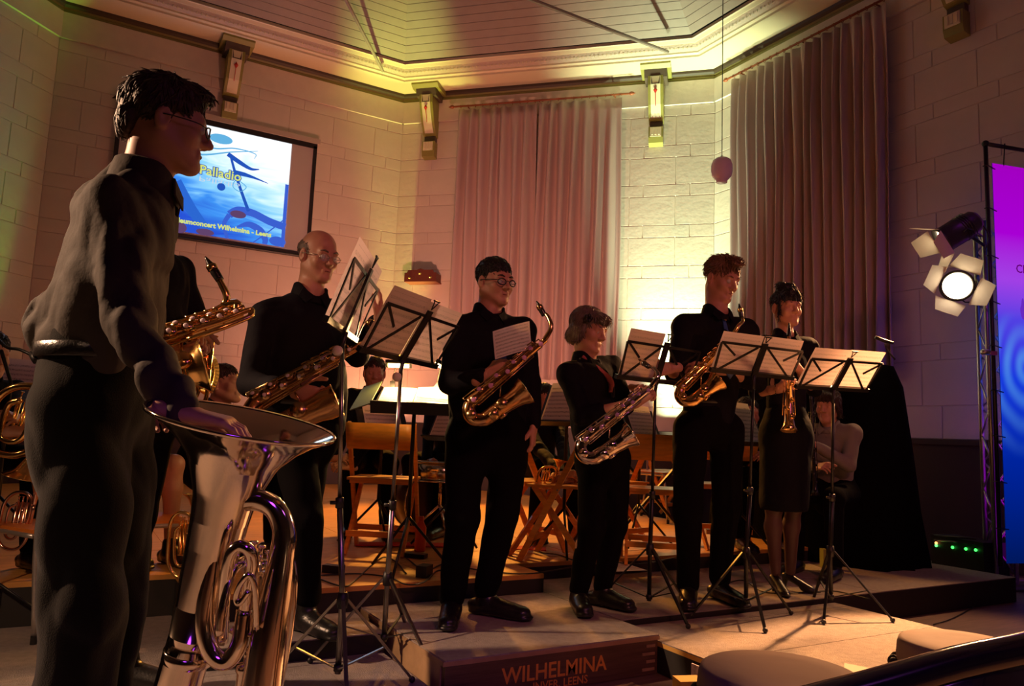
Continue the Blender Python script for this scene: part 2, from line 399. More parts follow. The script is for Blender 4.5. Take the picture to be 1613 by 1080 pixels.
# ------------------------------------------------------------------ stage platforms
def platform(name, poly, ztop, zbot, label, grp=None, edge=None, carpet=CARP, px=1.0, py=.5, over=0):
    c = np.mean(poly, axis=0); root = empty(name, (c[0], c[1], zbot), label, 'stage platform', grp)
    MB().prism(poly, zbot, ztop-.024).build('frame', DSTRUCT, root)
    MB().prism(poly, ztop-.024, ztop-.005).build('deck_board', edge or PLYE, root)
    xs = [p[0] for p in poly]; ys = [p[1] for p in poly]
    # carpet tiles clipped to the polygon (Sutherland-Hodgman on each tile)
    def clip(sub):
        for i in range(len(poly)):
            a, b = np.array(poly[i]), np.array(poly[(i+1) % len(poly)]); out = []
            f = lambda p: (b[0]-a[0])*(p[1]-a[1])-(b[1]-a[1])*(p[0]-a[0])
            for k in range(len(sub)):
                p, q = sub[k], sub[(k+1) % len(sub)]; fp, fq = f(p), f(q)
                if fp >= 0: out.append(p)
                if (fp >= 0) != (fq >= 0): t = fp/(fp-fq); out.append((p[0]+(q[0]-p[0])*t, p[1]+(q[1]-p[1])*t))
            sub = out
            if len(sub) < 3: return None
        return sub
    x = min(xs)
    while x < max(xs):
        y = min(ys)
        while y < max(ys):
            s = clip([(x+.0015, y+.0015), (x+px-.0015, y+.0015), (x+px-.0015, y+py-.0015), (x+.0015, y+py-.0015)])
            if s: MB().prism(s, ztop-.005, ztop+random.uniform(-.0008, .0008)).build('carpet_tile' if carpet != PLY else 'deck_panel', carpet, root)
            y += py
        x += px
    return root
platform('stage_platform', [(-3.0, .4), (1.447, .4), (1.447, 2.70), (1.30, 2.70), (1.30, 3.26), (-.1, 3.26), (-3, 3.26)][:2]+[(1.447, 2.69), (-3.0, 2.69)], -.10, -.17, 'low grey carpeted stage section at the front left, under the two left music stands', 'stage platforms', DSTRUCT, CARP2)
platform('stage_platform', [(-3.0, 2.692), (1.29, 2.692), (1.29, 3.26), (-3.0, 3.26)], -.10, -.17, 'narrow low carpeted stage strip left of the lettered podium', 'stage platforms', DSTRUCT, CARP2)
platform('stage_platform', [(-3.0, 3.264), (.55, 3.264), (.55, 4.246), (-3.0, 4.246)], -.10, -.17, 'low carpeted stage section at the far left under the chrome chairs', 'stage platforms', DSTRUCT, CARP2)
platform('stage_platform', [(.554, 3.264), (1.30, 3.264), (1.30, 3.676), (.554, 3.676)], -.02, -.17, 'raised carpeted stage section where the balding saxophonist stands', 'stage platforms', DSTRUCT, CARP2)
platform('stage_platform', [(2.36, .9), (3.96, .9), (3.96, 2.99), (2.40, 2.99)], -.03, -.168, 'carpeted stage section with bright plywood edge at the front right', 'stage platforms', PLYE, CARP)
platform('stage_platform', [(2.40, 3.0), (5.95, 3.0), (5.95, 4.0), (2.40, 4.0)], 0, -.168, 'wide carpeted stage section under the three players on the right', 'stage platforms', DSTRUCT, CARP)
platform('stage_platform', [(5.25, 4.004), (5.95, 4.004), (5.95, 5.6), (5.25, 5.6)], 0, -.168, 'dark carpeted stage section beneath the black covered equipment', 'stage platforms', DSTRUCT, CARP)
platform('stage_platform', [(.554, 3.68), (2.39, 3.68), (2.39, 4.0), (.554, 4.0)], .10, -.168, 'front strip of the rear wooden platform behind the podium', 'stage platforms', PLY, PLY)
platform('stage_platform', [(.554, 4.004), (5.24, 4.004), (5.24, 4.246), (.554, 4.246)], .10, -.168, 'long wooden strip of the rear platform under the folding chairs', 'stage platforms', PLY, PLY, 1.2, .5)
platform('stage_platform', [(-3.0, 4.25), (5.24, 4.25), (5.24, 9.0), (3.9, 10.34), (-.44, 10.34), (-3.0, 7.78)], .10, -.168, 'large rear wooden platform carrying the seated band', 'stage platforms', PLY, PLY, 1.2, .8)

# lettered podium
BOXW = mat('podium_wood', (.11, .06, .035), .45, bump=.15, scale=20, var=.25, vscale=5, stretch=(1, 1, 12))
BOXT = mat('podium_trim', (.40, .25, .13), .5, bump=.1, var=.2)
GOLDP = mat('gilt_lettering', (.80, .33, .05), .5)
pod = empty('podium', (1.86, 3.2, -.168), 'low wooden podium lettered WILHELMINA with a carpet top, under the man with glasses', 'podium')
MB().box((1.86, 2.735, -.095), (1.05, .03, .145)).build('front_board', BOXW, pod)
for sx in (1.345, 2.375): MB().box((sx, 3.22, -.095), (.03, .935, .145)).build('side_board', BOXT if sx < 2 else BOXW, pod)
MB().box((1.86, 3.66, -.095), (1.05, .02, .145)).build('back_board', BOXW, pod)
MB().box((1.86, 3.19, -.014), (1.07, .945, .017)).build('top_board', BOXT, pod)
MB().box((1.86, 3.195, -.0025), (1.06, .955, .006)).build('carpet_tile', CARP, pod)
for k in range(4): MB().box((2.345-.012*(k % 2), 2.7185, -.045-.033*k), (.05+.02*(k % 2), .003, .012)).build('dovetail_joint', BOXT, pod)
text_mesh('WILHELMINA', .088, GOLDP, 'lettering', pod, Matrix.Translation(-pod.location) @ frame((1.585, 2.7195, -.118), (1, 0, 0), (0, 0, 1)) @ Matrix.Diagonal((.98, 1, 1, 1)), .0006, .0012)
text_mesh('INVER, LEENS', .046, GOLDP, 'lettering', pod, Matrix.Translation(-pod.location) @ frame((1.73, 2.7195, -.16), (1, 0, 0), (0, 0, 1)), .0006, .0005)

# ------------------------------------------------------------------ curtains
def curtain(name_label, a, b, nrm, z0, z1, nf, seed, grp):
    r = np.random.default_rng(seed); a = A3(*a, 0); b = A3(*b, 0); n = A3(*nrm, 0); L = np.linalg.norm(b-a); d = (b-a)/L
    nx, nz = nf*12, 26; ph = np.cumsum(r.uniform(.6, 1.4, nx)); ph = ph/ph[-1]*nf*2*PI; amp = r.uniform(.6, 1.25, nx)
    amp = np.convolve(amp, np.ones(9)/9, 'same')
    V = []
    sh = r.uniform(0, 6, 3)
    for j in range(nz+1):
        t = j/nz; z = z1+(z0-z1)*t
        for i in range(nx+1):
            k = min(i, nx-1); x = i/nx*L
            w = (.034+.040*min(1, t*5))*amp[k]
            pin = max(0, 1-t*14)
            y = w*(math.sin(ph[k]+.35*math.sin(3*t+sh[0]))*(1-.5*pin)+.10*math.sin(2*ph[k]+sh[1]+1.5*t)) + .02*math.sin(2.1*ph[k]/2+4*t)
            V.append(a+d*(x+.012*math.sin(5*t+ph[k]*.4))+n*(.13+y)+A3(0, 0, z))
    F = [(j*(nx+1)+i, j*(nx+1)+i+1, (j+1)*(nx+1)+i+1, (j+1)*(nx+1)+i) for j in range(nz) for i in range(nx)]
    mb = MB(); mb.add(V, F); root = mb.build('curtain', CURT, smooth=True)
    so = root.modifiers.new('thick', 'SOLIDIFY'); so.thickness = .004
    tag(root, name_label, 'curtain', grp)
def lerp2(a, b, t): return (a[0]+(b[0]-a[0])*t, a[1]+(b[1]-a[1])*t)
c0, c1 = (4.62, 9.74), (6.30, 8.06)
curtain('pleated mauve curtain, left half of the centre pair', c0, lerp2(c0, c1, .497), (-dg, -dg), 1.62, 5.53, 7, 3, 'tall pleated curtains')
curtain('pleated mauve curtain, right half of the centre pair', lerp2(c0, c1, .503), c1, (-dg, -dg), 1.62, 5.53, 7, 4, 'tall pleated curtains')
e0, e1 = (7.17, 6.76), (7.17, 4.62)
curtain('pleated mauve curtain, left half of the right-hand pair', e0, lerp2(e0, e1, .52), (-1, 0), 1.62, 5.53, 8, 5, 'tall pleated curtains')
curtain('pleated mauve curtain, right half of the right-hand pair', lerp2(e0, e1, .525), e1, (-1, 0), 1.62, 5.53, 8, 8, 'tall pleated curtains')
for a, b, n, lab in ((c0, c1, (-dg, -dg), 'red-brown curtain rod over the centre curtains'), (e0, e1, (-1, 0), 'red-brown curtain rod over the right-hand curtains')):
    a = A3(*a, 5.585); b = A3(*b, 5.585); n = A3(*n, 0); d = unit(b-a); a = a-d*.08; b = b+d*.08; L = np.linalg.norm(b-a)
    root = empty('curtain_rod', (a+b)/2, lab, 'curtain rod', 'curtain rods')
    MB().tube([a+n*.13, b+n*.13], .014, 8).build('pole', ROD, root, True)
    for e, s in ((a, -1), (b, 1)): MB().lathe([(.003, 0), (.02, .01), (.028, .035), (.02, .06), (.008, .075), (.002, .09)], e+n*.13, d*s, 10).build('finial', ROD, root, True)
    for e in (a+d*.2, (a+b)/2, b-d*.2): MB().tube([e+n*.02, e+n*.12], .009, 6).build('bracket', ROD, root)
    rg = MB(); 
    ringme = None
    for k in range(22):
        q = a+d*(.1+(L-.2)*k/21)+n*.13
        m = MB(); m.tube([q+n*.022*math.cos(t)+A3(0, 0, .022*math.sin(t)-.006) for t in np.linspace(0, 2*PI, 9)[:-1]], .0035, 5, 1, True); m.build('ring', ROD, root)

# wall shelf with three candle holders
SHW = mat('shelf_wood', (.16, .035, .02), .5, bump=.2); 
def WC(x, y, off=0.):                # point on the centre wall seen at a pixel
    r = ray(x, y); n = A3(dg, dg, 0); q = CAMP+r*(A3(3.96, 10.4, 0)-CAMP).dot(n)/r.dot(n); return q-n*off
p0, p1 = WC(647, 449), WC(696, 447); d = unit((p1-p0)*A3(1, 1, 0)); n = A3(-dg, -dg, 0); L = np.linalg.norm((p1-p0)[:2]); zb = p0[2]
sh = empty('wall_shelf', p0, 'small carved dark red wooden wall shelf left of the centre curtains', 'shelf')
prof = [(0, 0), (1, 0), (1, .13), (.93, .13), (.88, .17), (.62, .17), (.5, .19), (.38, .17), (.12, .17), (.07, .13), (0, .13)]
V = [p0+d*L*x+n*b+A3(0, 0, z) for b in (.25, .225) for x, z in prof]; m_ = len(prof)
MB().add(V, [tuple(range(m_)), tuple(range(2*m_-1, m_-1, -1))]+[(i, m_+i, m_+(i+1) % m_, (i+1) % m_) for i in range(m_)]).build('carved_front', SHW, sh)
MB().box(p0+d*L/2+n*.12+A3(0, 0, .01), (L, .20, .02), (d, n, ZZ)).build('shelf_board', SHW, sh)
for s in (0.02, L-.02): MB().box(p0+d*s+n*.12+A3(0, 0, .07), (.02, .20, .12), (d, n, ZZ)).build('end_board', SHW, sh)
for x, z in ((.18, .055), (.5, .115), (.83, .06)): MB().ball(p0+d*L*x+n*.255+A3(0, 0, z), (.028, .012, .015)).build('brass_boss', mat('boss', (.8, .5, .2), .3, metal=1), sh, True)

# pendant lamp
LAMPM = mat('opal_glass', (.85, .74, .88), .35)
pp = P(1137, 268, 8.0); pl = empty('pendant_lamp', pp-A3(0, 0, .13), 'small opal glass pendant lamp on a long dark cord beside the right-hand curtains', 'pendant lamp')
MB().lathe([(.012, .14), (.06, .135), (.095, .11), (.112, .06), (.115, 0), (.105, -.06), (.075, -.10), (.06, -.112), (.058, -.14), (.05, -.145), (.001, -.145)], pp, seg=24).build('lamp_shade', LAMPM, pl, True)
MB().tube([pp+A3(0, 0, .13), pp+A3(0, 0, 3.7)], .005, 6).build('cord', BLKP, pl)
MB().lathe([(.001, .16), (.015, .16), (.018, .13)], pp, seg=10).build('cap', BLKP, pl)

# ------------------------------------------------------------------ projection screen
def emis(name, builder):
    m = bpy.data.materials.new(name); m.use_nodes = True; nt = m.node_tree; nt.nodes.clear()
    out = nt.nodes.new('ShaderNodeOutputMaterial'); em = nt.nodes.new('ShaderNodeEmission'); nt.links.new(em.outputs[0], out.inputs[0])
    builder(nt, em); return m
def flat_em(name, col, s): 
    def b(nt, em): em.inputs[0].default_value = (*col, 1); em.inputs[1].default_value = s
    return emis(name, b)
X0, X1, Z0, Z1 = .225, 2.66, 3.21, 4.76; YS = 10.33
scr = empty('projection_screen', ((X0+X1)/2, YS, Z0), 'wall projection screen with black border showing a blue slide reading Palladio', 'projection screen')
SCW = mat('screen_cloth', (.55, .50, .50), .8)
MB().box(((X0+X1)/2, YS+.01, (Z0+Z1)/2), (X1-X0, .012, Z1-Z0)).build('screen_cloth', SCW, scr)
for c, s in (((X0, (Z0+Z1)/2), (.05, Z1-Z0)), ((X1, (Z0+Z1)/2), (.05, Z1-Z0)), (((X0+X1)/2, Z0), (X1-X0+.05, .05)), (((X0+X1)/2, Z1), (X1-X0+.05, .07))):
    MB().box((c[0], YS-.002, c[1]), (s[0], .02, s[1])).build('screen_border', BLKP, scr)
MB().box(((X0+X1)/2, YS+.015, Z1+.07), (X1-X0+.12, .09, .07)).build('screen_case', mat('screen_case', (.55, .48, .42), .4), scr)
MB().tube([(X0-.02, YS-.005, Z0-.03), (X1+.02, YS-.005, Z0-.03)], .02, 8).build('bottom_bar', BLKP, scr)
IX0, IX1, IZ0, IZ1 = .50, 2.335, Z0+.055, Z1-.04
def sl(nt, em):
    N = nt.nodes.new; Lk = nt.links.new
    tc = N('ShaderNodeTexCoord'); sp = N('ShaderNodeSeparateXYZ'); Lk(tc.outputs['UV'], sp.inputs[0])
    mp = N('ShaderNodeMapping'); mp.inputs['Rotation'].default_value = (0, 0, .5); mp.inputs['Scale'].default_value = (1.2, 4, 1)
    Lk(tc.outputs['UV'], mp.inputs[0]); wv = N('ShaderNodeTexNoise'); wv.inputs['Scale'].default_value = 2.2; wv.inputs['Detail'].default_value = 2; wv.inputs['Distortion'].default_value = 1.6
    Lk(mp.outputs[0], wv.inputs[0])
    a = N('ShaderNodeMath'); a.operation = 'MULTIPLY_ADD'; a.inputs[1].default_value = .45; Lk(sp.outputs[0], a.inputs[0])
    b = N('ShaderNodeMath'); b.operation = 'MULTIPLY_ADD'; b.inputs[1].default_value = .75; Lk(sp.outputs[1], b.inputs[0]); 
    c = N('ShaderNodeMath'); c.operation = 'MULTIPLY_ADD'; c.inputs[1].default_value = .45; c.inputs[2].default_value = -.32; Lk(wv.outputs[0], c.inputs[0])
    Lk(c.outputs[0], a.inputs[2]); Lk(a.outputs[0], b.inputs[2])
    r = N('ShaderNodeValToRGB'); e = r.color_ramp.elements
    e[0].position = .12; e[0].color = (.02, .08, .62, 1); e[1].position = .80; e[1].color = (.92, .97, 1, 1)
    x = e.new(.34); x.color = (.05, .28, .85, 1); x = e.new(.50); x.color = (.25, .62, .95, 1); x = e.new(.64); x.color = (.55, .85, 1, 1)
    Lk(b.outputs[0], r.inputs[0]); Lk(r.outputs[0], em.inputs[0]); em.inputs[1].default_value = 1.1
SLIDE = emis('slide_light', sl)
V = [(IX0, YS-.001, IZ0), (IX1, YS-.001, IZ0), (IX1, YS-.001, IZ1), (IX0, YS-.001, IZ1)]
me = raw('slide_image', np.array(V)-np.array(scr.location), [(0, 1, 2, 3)], SLIDE, uv=[(0, 0), (1, 0), (1, 1), (0, 1)]); link('slide_image', me, scr)
YE = flat_em('slide_yellow', (.72, .80, .20), .95); DB = flat_em('slide_dark_blue', (.02, .10, .55), .9); MBL = flat_em('slide_mid_blue', (.05, .13, .70), .9); PALE = flat_em('slide_pale', (.75, .88, 1), .8); BRN = flat_em('slide_brown', (.13, .06, .16), .9); LB = flat_em('slide_light_blue', (.14, .50, .85), .9)
SO = Matrix.Translation(-scr.location)
def ST(body, x, y, size, m, th=.0, bold=.002): text_mesh(body, size, m, 'slide_text', scr, SO @ frame((x, YS-.006, y), (1, 0, 0), (0, 0, 1)), .0004, bold)
IW, IH = IX1-IX0, IZ1-IZ0
def SP(a, b): return (IX0+a*IW, IZ0+b*IH)
ST('Palladio', *SP(.375, .545), .17, DB, bold=.012); 
text_mesh('Palladio', .17, YE, 'slide_text', scr, SO @ frame((SP(.375, .545)[0], YS-.008, SP(.375, .545)[1]), (1, 0, 0), (0, 0, 1)), .0004, .003)
text_mesh('Palladio', .13, PALE, 'slide_text', scr, SO @ frame((SP(.375, .52)[0], YS-.006, SP(.375, .52)[1]), (1, 0, 0), (0, 0, -1)) @ Matrix.Diagonal((1.3, .7, 1, 1)), .0004, 0)
ST('Jubileumconcert Wilhelmina - Leens', *SP(.20, .075), .088, YE, bold=.0035)
def flatpoly(pts, m, name='slide_shape', y=.004):
    V = [A3(*(SP(*p)), 0) for p in pts]; V = [(v[0], YS-y, v[1]) for v in V]
    MB().add(V, [tuple(range(len(V)))]).build(name, m, scr)
def ribbon(pts, w, m, y=.0045):
    p = smoothpath([A3(a*IW, b*IH, 0) for a, b in pts], 6); W_ = np.interp(np.linspace(0, 1, len(p)), np.linspace(0, 1, len(w)), w)
    T = np.gradient(p, axis=0); V = []; 
    for q, t, ww in zip(p, T, W_):
        nn = unit(A3(-t[1], t[0], 0)); a, b = q+nn*ww, q-nn*ww; V += [(IX0+a[0], YS-y, IZ0+a[1]), (IX0+b[0], YS-y, IZ0+b[1])]
    MB().add(V, [(2*i, 2*i+1, 2*i+3, 2*i+2) for i in range(len(p)-1)]).build('slide_shape', m, scr)
def disc(c, rx, ry, m, y=.004): flatpoly([(c[0]+rx*math.cos(t), c[1]+ry*math.sin(t)) for t in np.linspace(0, 2*PI, 25)[:-1]], m, y=y)
disc((.50, .90), .08, .045, LB)
ribbon([(.57, .78), (.62, .60), (.68, .42), (.73, .28)], [.014, .018, .02, .022], DB)             # note stem
ribbon([(.555, .775), (.64, .72), (.72, .68), (.78, .69)], [.03, .03, .02, .006], DB)
ribbon([(.60, .62), (.68, .615), (.76, .60), (.85, .575)], [.03, .028, .014, .003], DB)
disc((.53, .46), .028, .035, DB)
ribbon([(.66, .54), (.70, .50), (.66, .45), (.61, .48), (.62, .54), (.66, .54)], [.006]*3, LB)
disc((.66, .235), .055, .035, BRN, .0055); 
ribbon([(.60, .22), (.66, .27), (.76, .27), (.88, .22), (1.0, .19)], [.05, .055, .05, .05, .05], MBL)
ribbon([(.60, .22), (.57, .12), (.60, .0)], [.03, .025, .02], MBL)
ribbon([(.66, .12), (.74, .16), (.82, .12), (.86, .05), (.86, .0)], [.012, .04, .05, .04, .03], MBL)
disc((.95, .045), .06, .045, MBL); flatpoly([(.975, 0), (1, 0), (1, .60), (.975, .60)], MBL)
ribbon([(.78, .0), (.88, .12), (1.0, .28)], [.008, .008], MBL); 
ribbon([(.0, .30), (.12, .42), (.22, .50), (.12, .60), (0.02, .66)], [.012]*3, DB)
ribbon([(.22, .42), (.34, .22), (.48, .02)], [.10, .07, .05], flat_em('slide_band', (.03, .16, .75), .85), y=.003)
disc((.28, .0+.03), .05, .05, BRN); disc((.45, .025), .06, .03, BRN)
ribbon([(.22, .74), (.38, .72), (.58, .80), (.76, .86)], [.006, .012, .008, .003], LB)
ribbon([(.25, .84), (.45, .80), (.60, .84), (.74, .83), (.74, .78)], [.004, .010, .008, .006, .003], LB)
light('AREA', 'screen_glow', ((IX0+IX1)/2, YS-.05, (IZ0+IZ1)/2), 8, (.55, .75, 1), ((IX0+IX1)/2, 5, 3.6), 1.2)
# ------------------------------------------------------------------ signed-distance modelling (bodies, clothes, hair, shoes)
def CV(r, a, u): return unit(r*WR+a*FH+u*ZZ)      # right of view, away, up
class Sdf:
    def __init__(s): s.P = []
    def cone(s, a, b, ra, rb, k=.02, flat=None, op=1):
        s.P.append(('c', A3(*a), A3(*b), ra, rb, k, flat, op)); return s
    def ell(s, c, r, ax=None, k=.02, op=1):
        s.P.append(('e', A3(*c), A3(*r) if not np.isscalar(r) else A3(r, r, r), ax, None, k, None, op)); return s
    def mesh(s, vox, noise=None, pad=.03):
        lo = A3(9, 9, 9)*9; hi = -lo
        for q in s.P:
            if q[7] < 0: continue
            if q[0] == 'c': r = max(q[3], q[4])*(max(1, 1) if not q[6] else max(1, q[6][1])); l = np.minimum(q[1], q[2])-r; h = np.maximum(q[1], q[2])+r
            else: r = q[2].max(); l = q[1]-r; h = q[1]+r
            lo = np.minimum(lo, l); hi = np.maximum(hi, h)
        lo -= pad; hi += pad; n = np.ceil((hi-lo)/vox).astype(int)+1
        D = np.full(n, .15, np.float32)
        for q in s.P:
            k = q[5]; kind, op = q[0], q[7]
            if kind == 'c': r = max(q[3], q[4])*(max(1, q[6][1]) if q[6] else 1); l = np.minimum(q[1], q[2])-r; h = np.maximum(q[1], q[2])+r
            else: r = q[2].max(); l = q[1]-r; h = q[1]+r
            m = k+.035
            i0 = np.clip(np.floor((l-m-lo)/vox).astype(int), 0, n-1); i1 = np.clip(np.ceil((h+m-lo)/vox).astype(int)+1, 1, n)
            if np.any(i1 <= i0): continue
            g = [lo[a]+vox*np.arange(i0[a], i1[a], dtype=np.float32) for a in range(3)]
            X = np.stack(np.meshgrid(*g, indexing='ij'), -1).astype(np.float32)
            if kind == 'c':
                a, b, ra, rb, fl = q[1], q[2], q[3], q[4], q[6]; ab = b-a
                W_ = X-a.astype(np.float32); t = np.clip(W_@ab.astype(np.float32)/max(ab.dot(ab), 1e-9), 0, 1)
                Q = W_-t[..., None]*ab.astype(np.float32); R_ = ra+t*(rb-ra)
                if fl:
                    nn = A3(*fl[0]).astype(np.float32); c = Q@nn; Q = Q+(c*(1/fl[1]-1))[..., None]*nn
                d = (np.sqrt((Q*Q).sum(-1))-R_)*(min(1, fl[1])**.5 if fl else 1)
            else:
                W_ = X-q[1].astype(np.float32)
                if q[3] is not None: W_ = W_@np.array(q[3], np.float32).T   # rows = axes
                r = q[2].astype(np.float32); k0 = np.sqrt(((W_/r)**2).sum(-1)); k1 = np.sqrt(((W_/(r*r))**2).sum(-1))+1e-6
                d = k0*(k0-1)/k1
            sl = tuple(slice(i0[a], i1[a]) for a in range(3)); o = D[sl]
            if op > 0:
                h = np.maximum(k-np.abs(o-d), 0)/k; D[sl] = np.minimum(o, d)-h*h*k*.25
            else:
                d = -d; h = np.maximum(k-np.abs(o-d), 0)/k; D[sl] = np.maximum(o, d)+h*h*k*.25
        if noise is not None:
            near = np.abs(D) < .05; I = np.argwhere(near); D[near] += noise(I*vox+lo).astype(np.float32)
        return nets(D, lo, vox)
def nets(D, lo, vox):
    S = D < 0; n = D.shape
    c = np.zeros([x-1 for x in n], np.int8)
    cor = [(i, j, k) for i in (0, 1) for j in (0, 1) for k in (0, 1)]
    for i, j, k in cor: c += S[i:n[0]-1+i, j:n[1]-1+j, k:n[2]-1+k]
    I = np.argwhere((c > 0) & (c < 8))
    if not len(I): return np.zeros((0, 3)), np.zeros((0, 4), int)
    C8 = np.stack([D[I[:, 0]+i, I[:, 1]+j, I[:, 2]+k] for i, j, k in cor], 1)
    acc = np.zeros((len(I), 3)); w = np.zeros(len(I))
    for a in range(8):
        for b in range(a+1, 8):
            ca, cb = np.array(cor[a]), np.array(cor[b])
            if np.abs(ca-cb).sum() != 1: continue
            fa, fb = C8[:, a], C8[:, b]; m = (fa < 0) != (fb < 0); t = np.where(m, fa/np.where(m, fa-fb, 1), 0)
            acc += m[:, None]*(ca+(cb-ca)*t[:, None]); w += m
    V = (I+acc/w[:, None])*vox+lo
    idx = np.full(c.shape, -1, np.int32); idx[tuple(I.T)] = np.arange(len(I)); F = []
    for ax in range(3):
        u, v = [(1, 2), (2, 0), (0, 1)][ax]
        sa = [slice(None)]*3; sb = [slice(None)]*3; sa[ax] = slice(0, -1); sb[ax] = slice(1, None)
        A, B = S[tuple(sa)], S[tuple(sb)]; E = np.argwhere(A != B)
        E = E[(E[:, u] > 0) & (E[:, v] > 0) & (E[:, u] < n[u]-1) & (E[:, v] < n[v]-1)]
        ins = A[tuple(E.T)]
        def at(du, dv): q = E.copy(); q[:, u] += du; q[:, v] += dv; return idx[tuple(q.T)]
        q = np.stack([at(-1, -1), at(0, -1), at(0, 0), at(-1, 0)], 1)
        q[~ins] = q[~ins][:, ::-1]; F.append(q)
    return V, np.vstack(F)
def put(name, VF, m, parent, smooth=True, mi=None):
    V, F = VF
    return link(name, raw(name, V-np.array(parent.location), F, m, smooth, mi), parent)
def joinVF(L):
    V = []; F = []; n = 0
    for v, f in L: V.append(v); F.append(f+n); n += len(v)
    return np.vstack(V), np.vstack(F)
def folds(seed, amp=.004, freq=38, n=5, stretch=(1, 1, .55)):
    r = np.random.default_rng(seed); K = r.normal(size=(n, 3)); K = K/np.linalg.norm(K, axis=1)[:, None]*freq*r.uniform(.45, 1.2, (n, 1))*np.array(stretch); ph = r.uniform(0, 6, n)
    def f(p):
        q = p+.035*np.sin(p[:, [1, 2, 0]]*13+ph[0])+.012*np.sin(p[:, [2, 0, 1]]*41+ph[1]); s = 0
        for k, h in zip(K, ph): s = s+(.62-np.abs(np.sin(q@k+h)))*1.6
        return amp*s/2
    return f
SKIN = mat('skin', (.52, .26, .17), .5, var=.06, vscale=30); SKIN2 = mat('skin_tanned', (.50, .26, .17), .5, var=.06, vscale=30)
MOUTH = mat('mouth_line', (.22, .06, .05), .5); LIP = mat('lips', (.48, .20, .15), .45); EYEM = mat('eye', (.55, .5, .48), .25); IRIS = mat('iris', (.03, .02, .015), .2)
TIGHTS = mat('sheer_tights', (.09, .04, .036), .5)
SHIRT = mat('black_shirt', (.007, .0065, .010), .8, spec=.1, bump=.55, scale=16); TROU = mat('black_trousers', (.0045, .004, .005), .85, spec=.06, bump=.2, scale=400)
DSHIRT = mat('charcoal_shirt', (.052, .042, .035), .8, spec=.2, bump=.6, scale=15)
DTROU = mat('charcoal_trousers', (.0035, .003, .0025), .9, spec=.05, bump=.2, scale=300, sheen=.1)
LEATHER = mat('black_leather', (.013, .012, .012), .28, bump=.15, scale=120); TIE = mat('dark_blue_tie', (.03, .07, .26), .4, bump=.2, scale=200)
HB = mat('hair_dark_brown', (.035, .016, .009), .5, bump=.8, scale=90, stretch=(1, 1, .25)); HG = mat('hair_grey', (.16, .12, .10), .5, bump=.8, scale=90, stretch=(1, 1, .25)); HBK = mat('hair_black', (.010, .007, .007), .4, bump=.8, scale=90); HBL = mat('hair_light_brown', (.20, .10, .05), .5, bump=.8, scale=90)
LENS = mat('lens_glass', (.8, .9, 1), .05, trans=.0, alpha=.18, spec=.8); FRAMEM = mat('spectacle_frame', (.012, .01, .01), .3); GOLDF = mat('thin_metal_frame', (.45, .38, .30), .3, metal=1)
BUCK = mat('buckle', (.6, .5, .35), .25, metal=1)

def head(H, c, neck, S=1., female=False, jaw=1.):
    """H columns: right, forward, up; c: centre of the skull at ear height"""
    s = Sdf(); X = lambda x, y, z: c+H@(A3(x, y, z)*S)
    AX = H.T
    e = lambda p, r, k=.02, op=1: s.ell(X(*p), A3(*r)*S, AX, k*S, op)
    e((0, -.012, .042), (.076, .096, .082)); e((0, .030, -.025), (.060*jaw, .064, .085), .03)
    for q in (-1, 1):
        s.cone(X(q*.052*jaw, -.005, -.045), X(q*.018, .072, -.092), .022*S, .018*S, .03)
        e((q*.040, .064, -.022), (.022, .022, .024), .02)
    s.cone(X(-.034, .080, .026), X(.034, .080, .026), .013*S, .013*S, .02)
    for q in (-1, 1): e((q*.031, .104, .006), (.017, .014, .012), .012, -1)
    for q in (-1, 1): e((q*.031, .080, .005), (.013, .013, .012), .003)
    s.cone(X(0, .090, .018), X(0, .113, -.022), .008*S, .012*S, .012)
    for q in (-1, 1): e((q*.012, .100, -.027), (.009, .011, .008), .008)
    s.cone(X(-.018, .091, -.053), X(.018, .091, -.053), .006*S, .006*S, .008); s.cone(X(-.015, .090, -.064), X(.015, .090, -.064), .007*S, .007*S, .008)
    e((0, .084, -.093), (.020, .017, .016), .02)
    for q in (-1, 1):
        e((q*.079, -.008, -.004), (.009, .020, .032), .008); e((q*.086, .0, -.002), (.006, .010, .018), .006, -1)
    nr = .046 if female else .054
    s.cone(X(0, -.028, -.045), neck, nr*S, nr*1.08*S, .03); s.cone(neck, neck-ZZ*.04, nr*1.08*S, nr*1.15*S, .03)
    V, F = s.mesh(.0048)
    L = (V[F].mean(1)-c)@H/S; mi = np.zeros(len(F), int)
    return V, F, mi
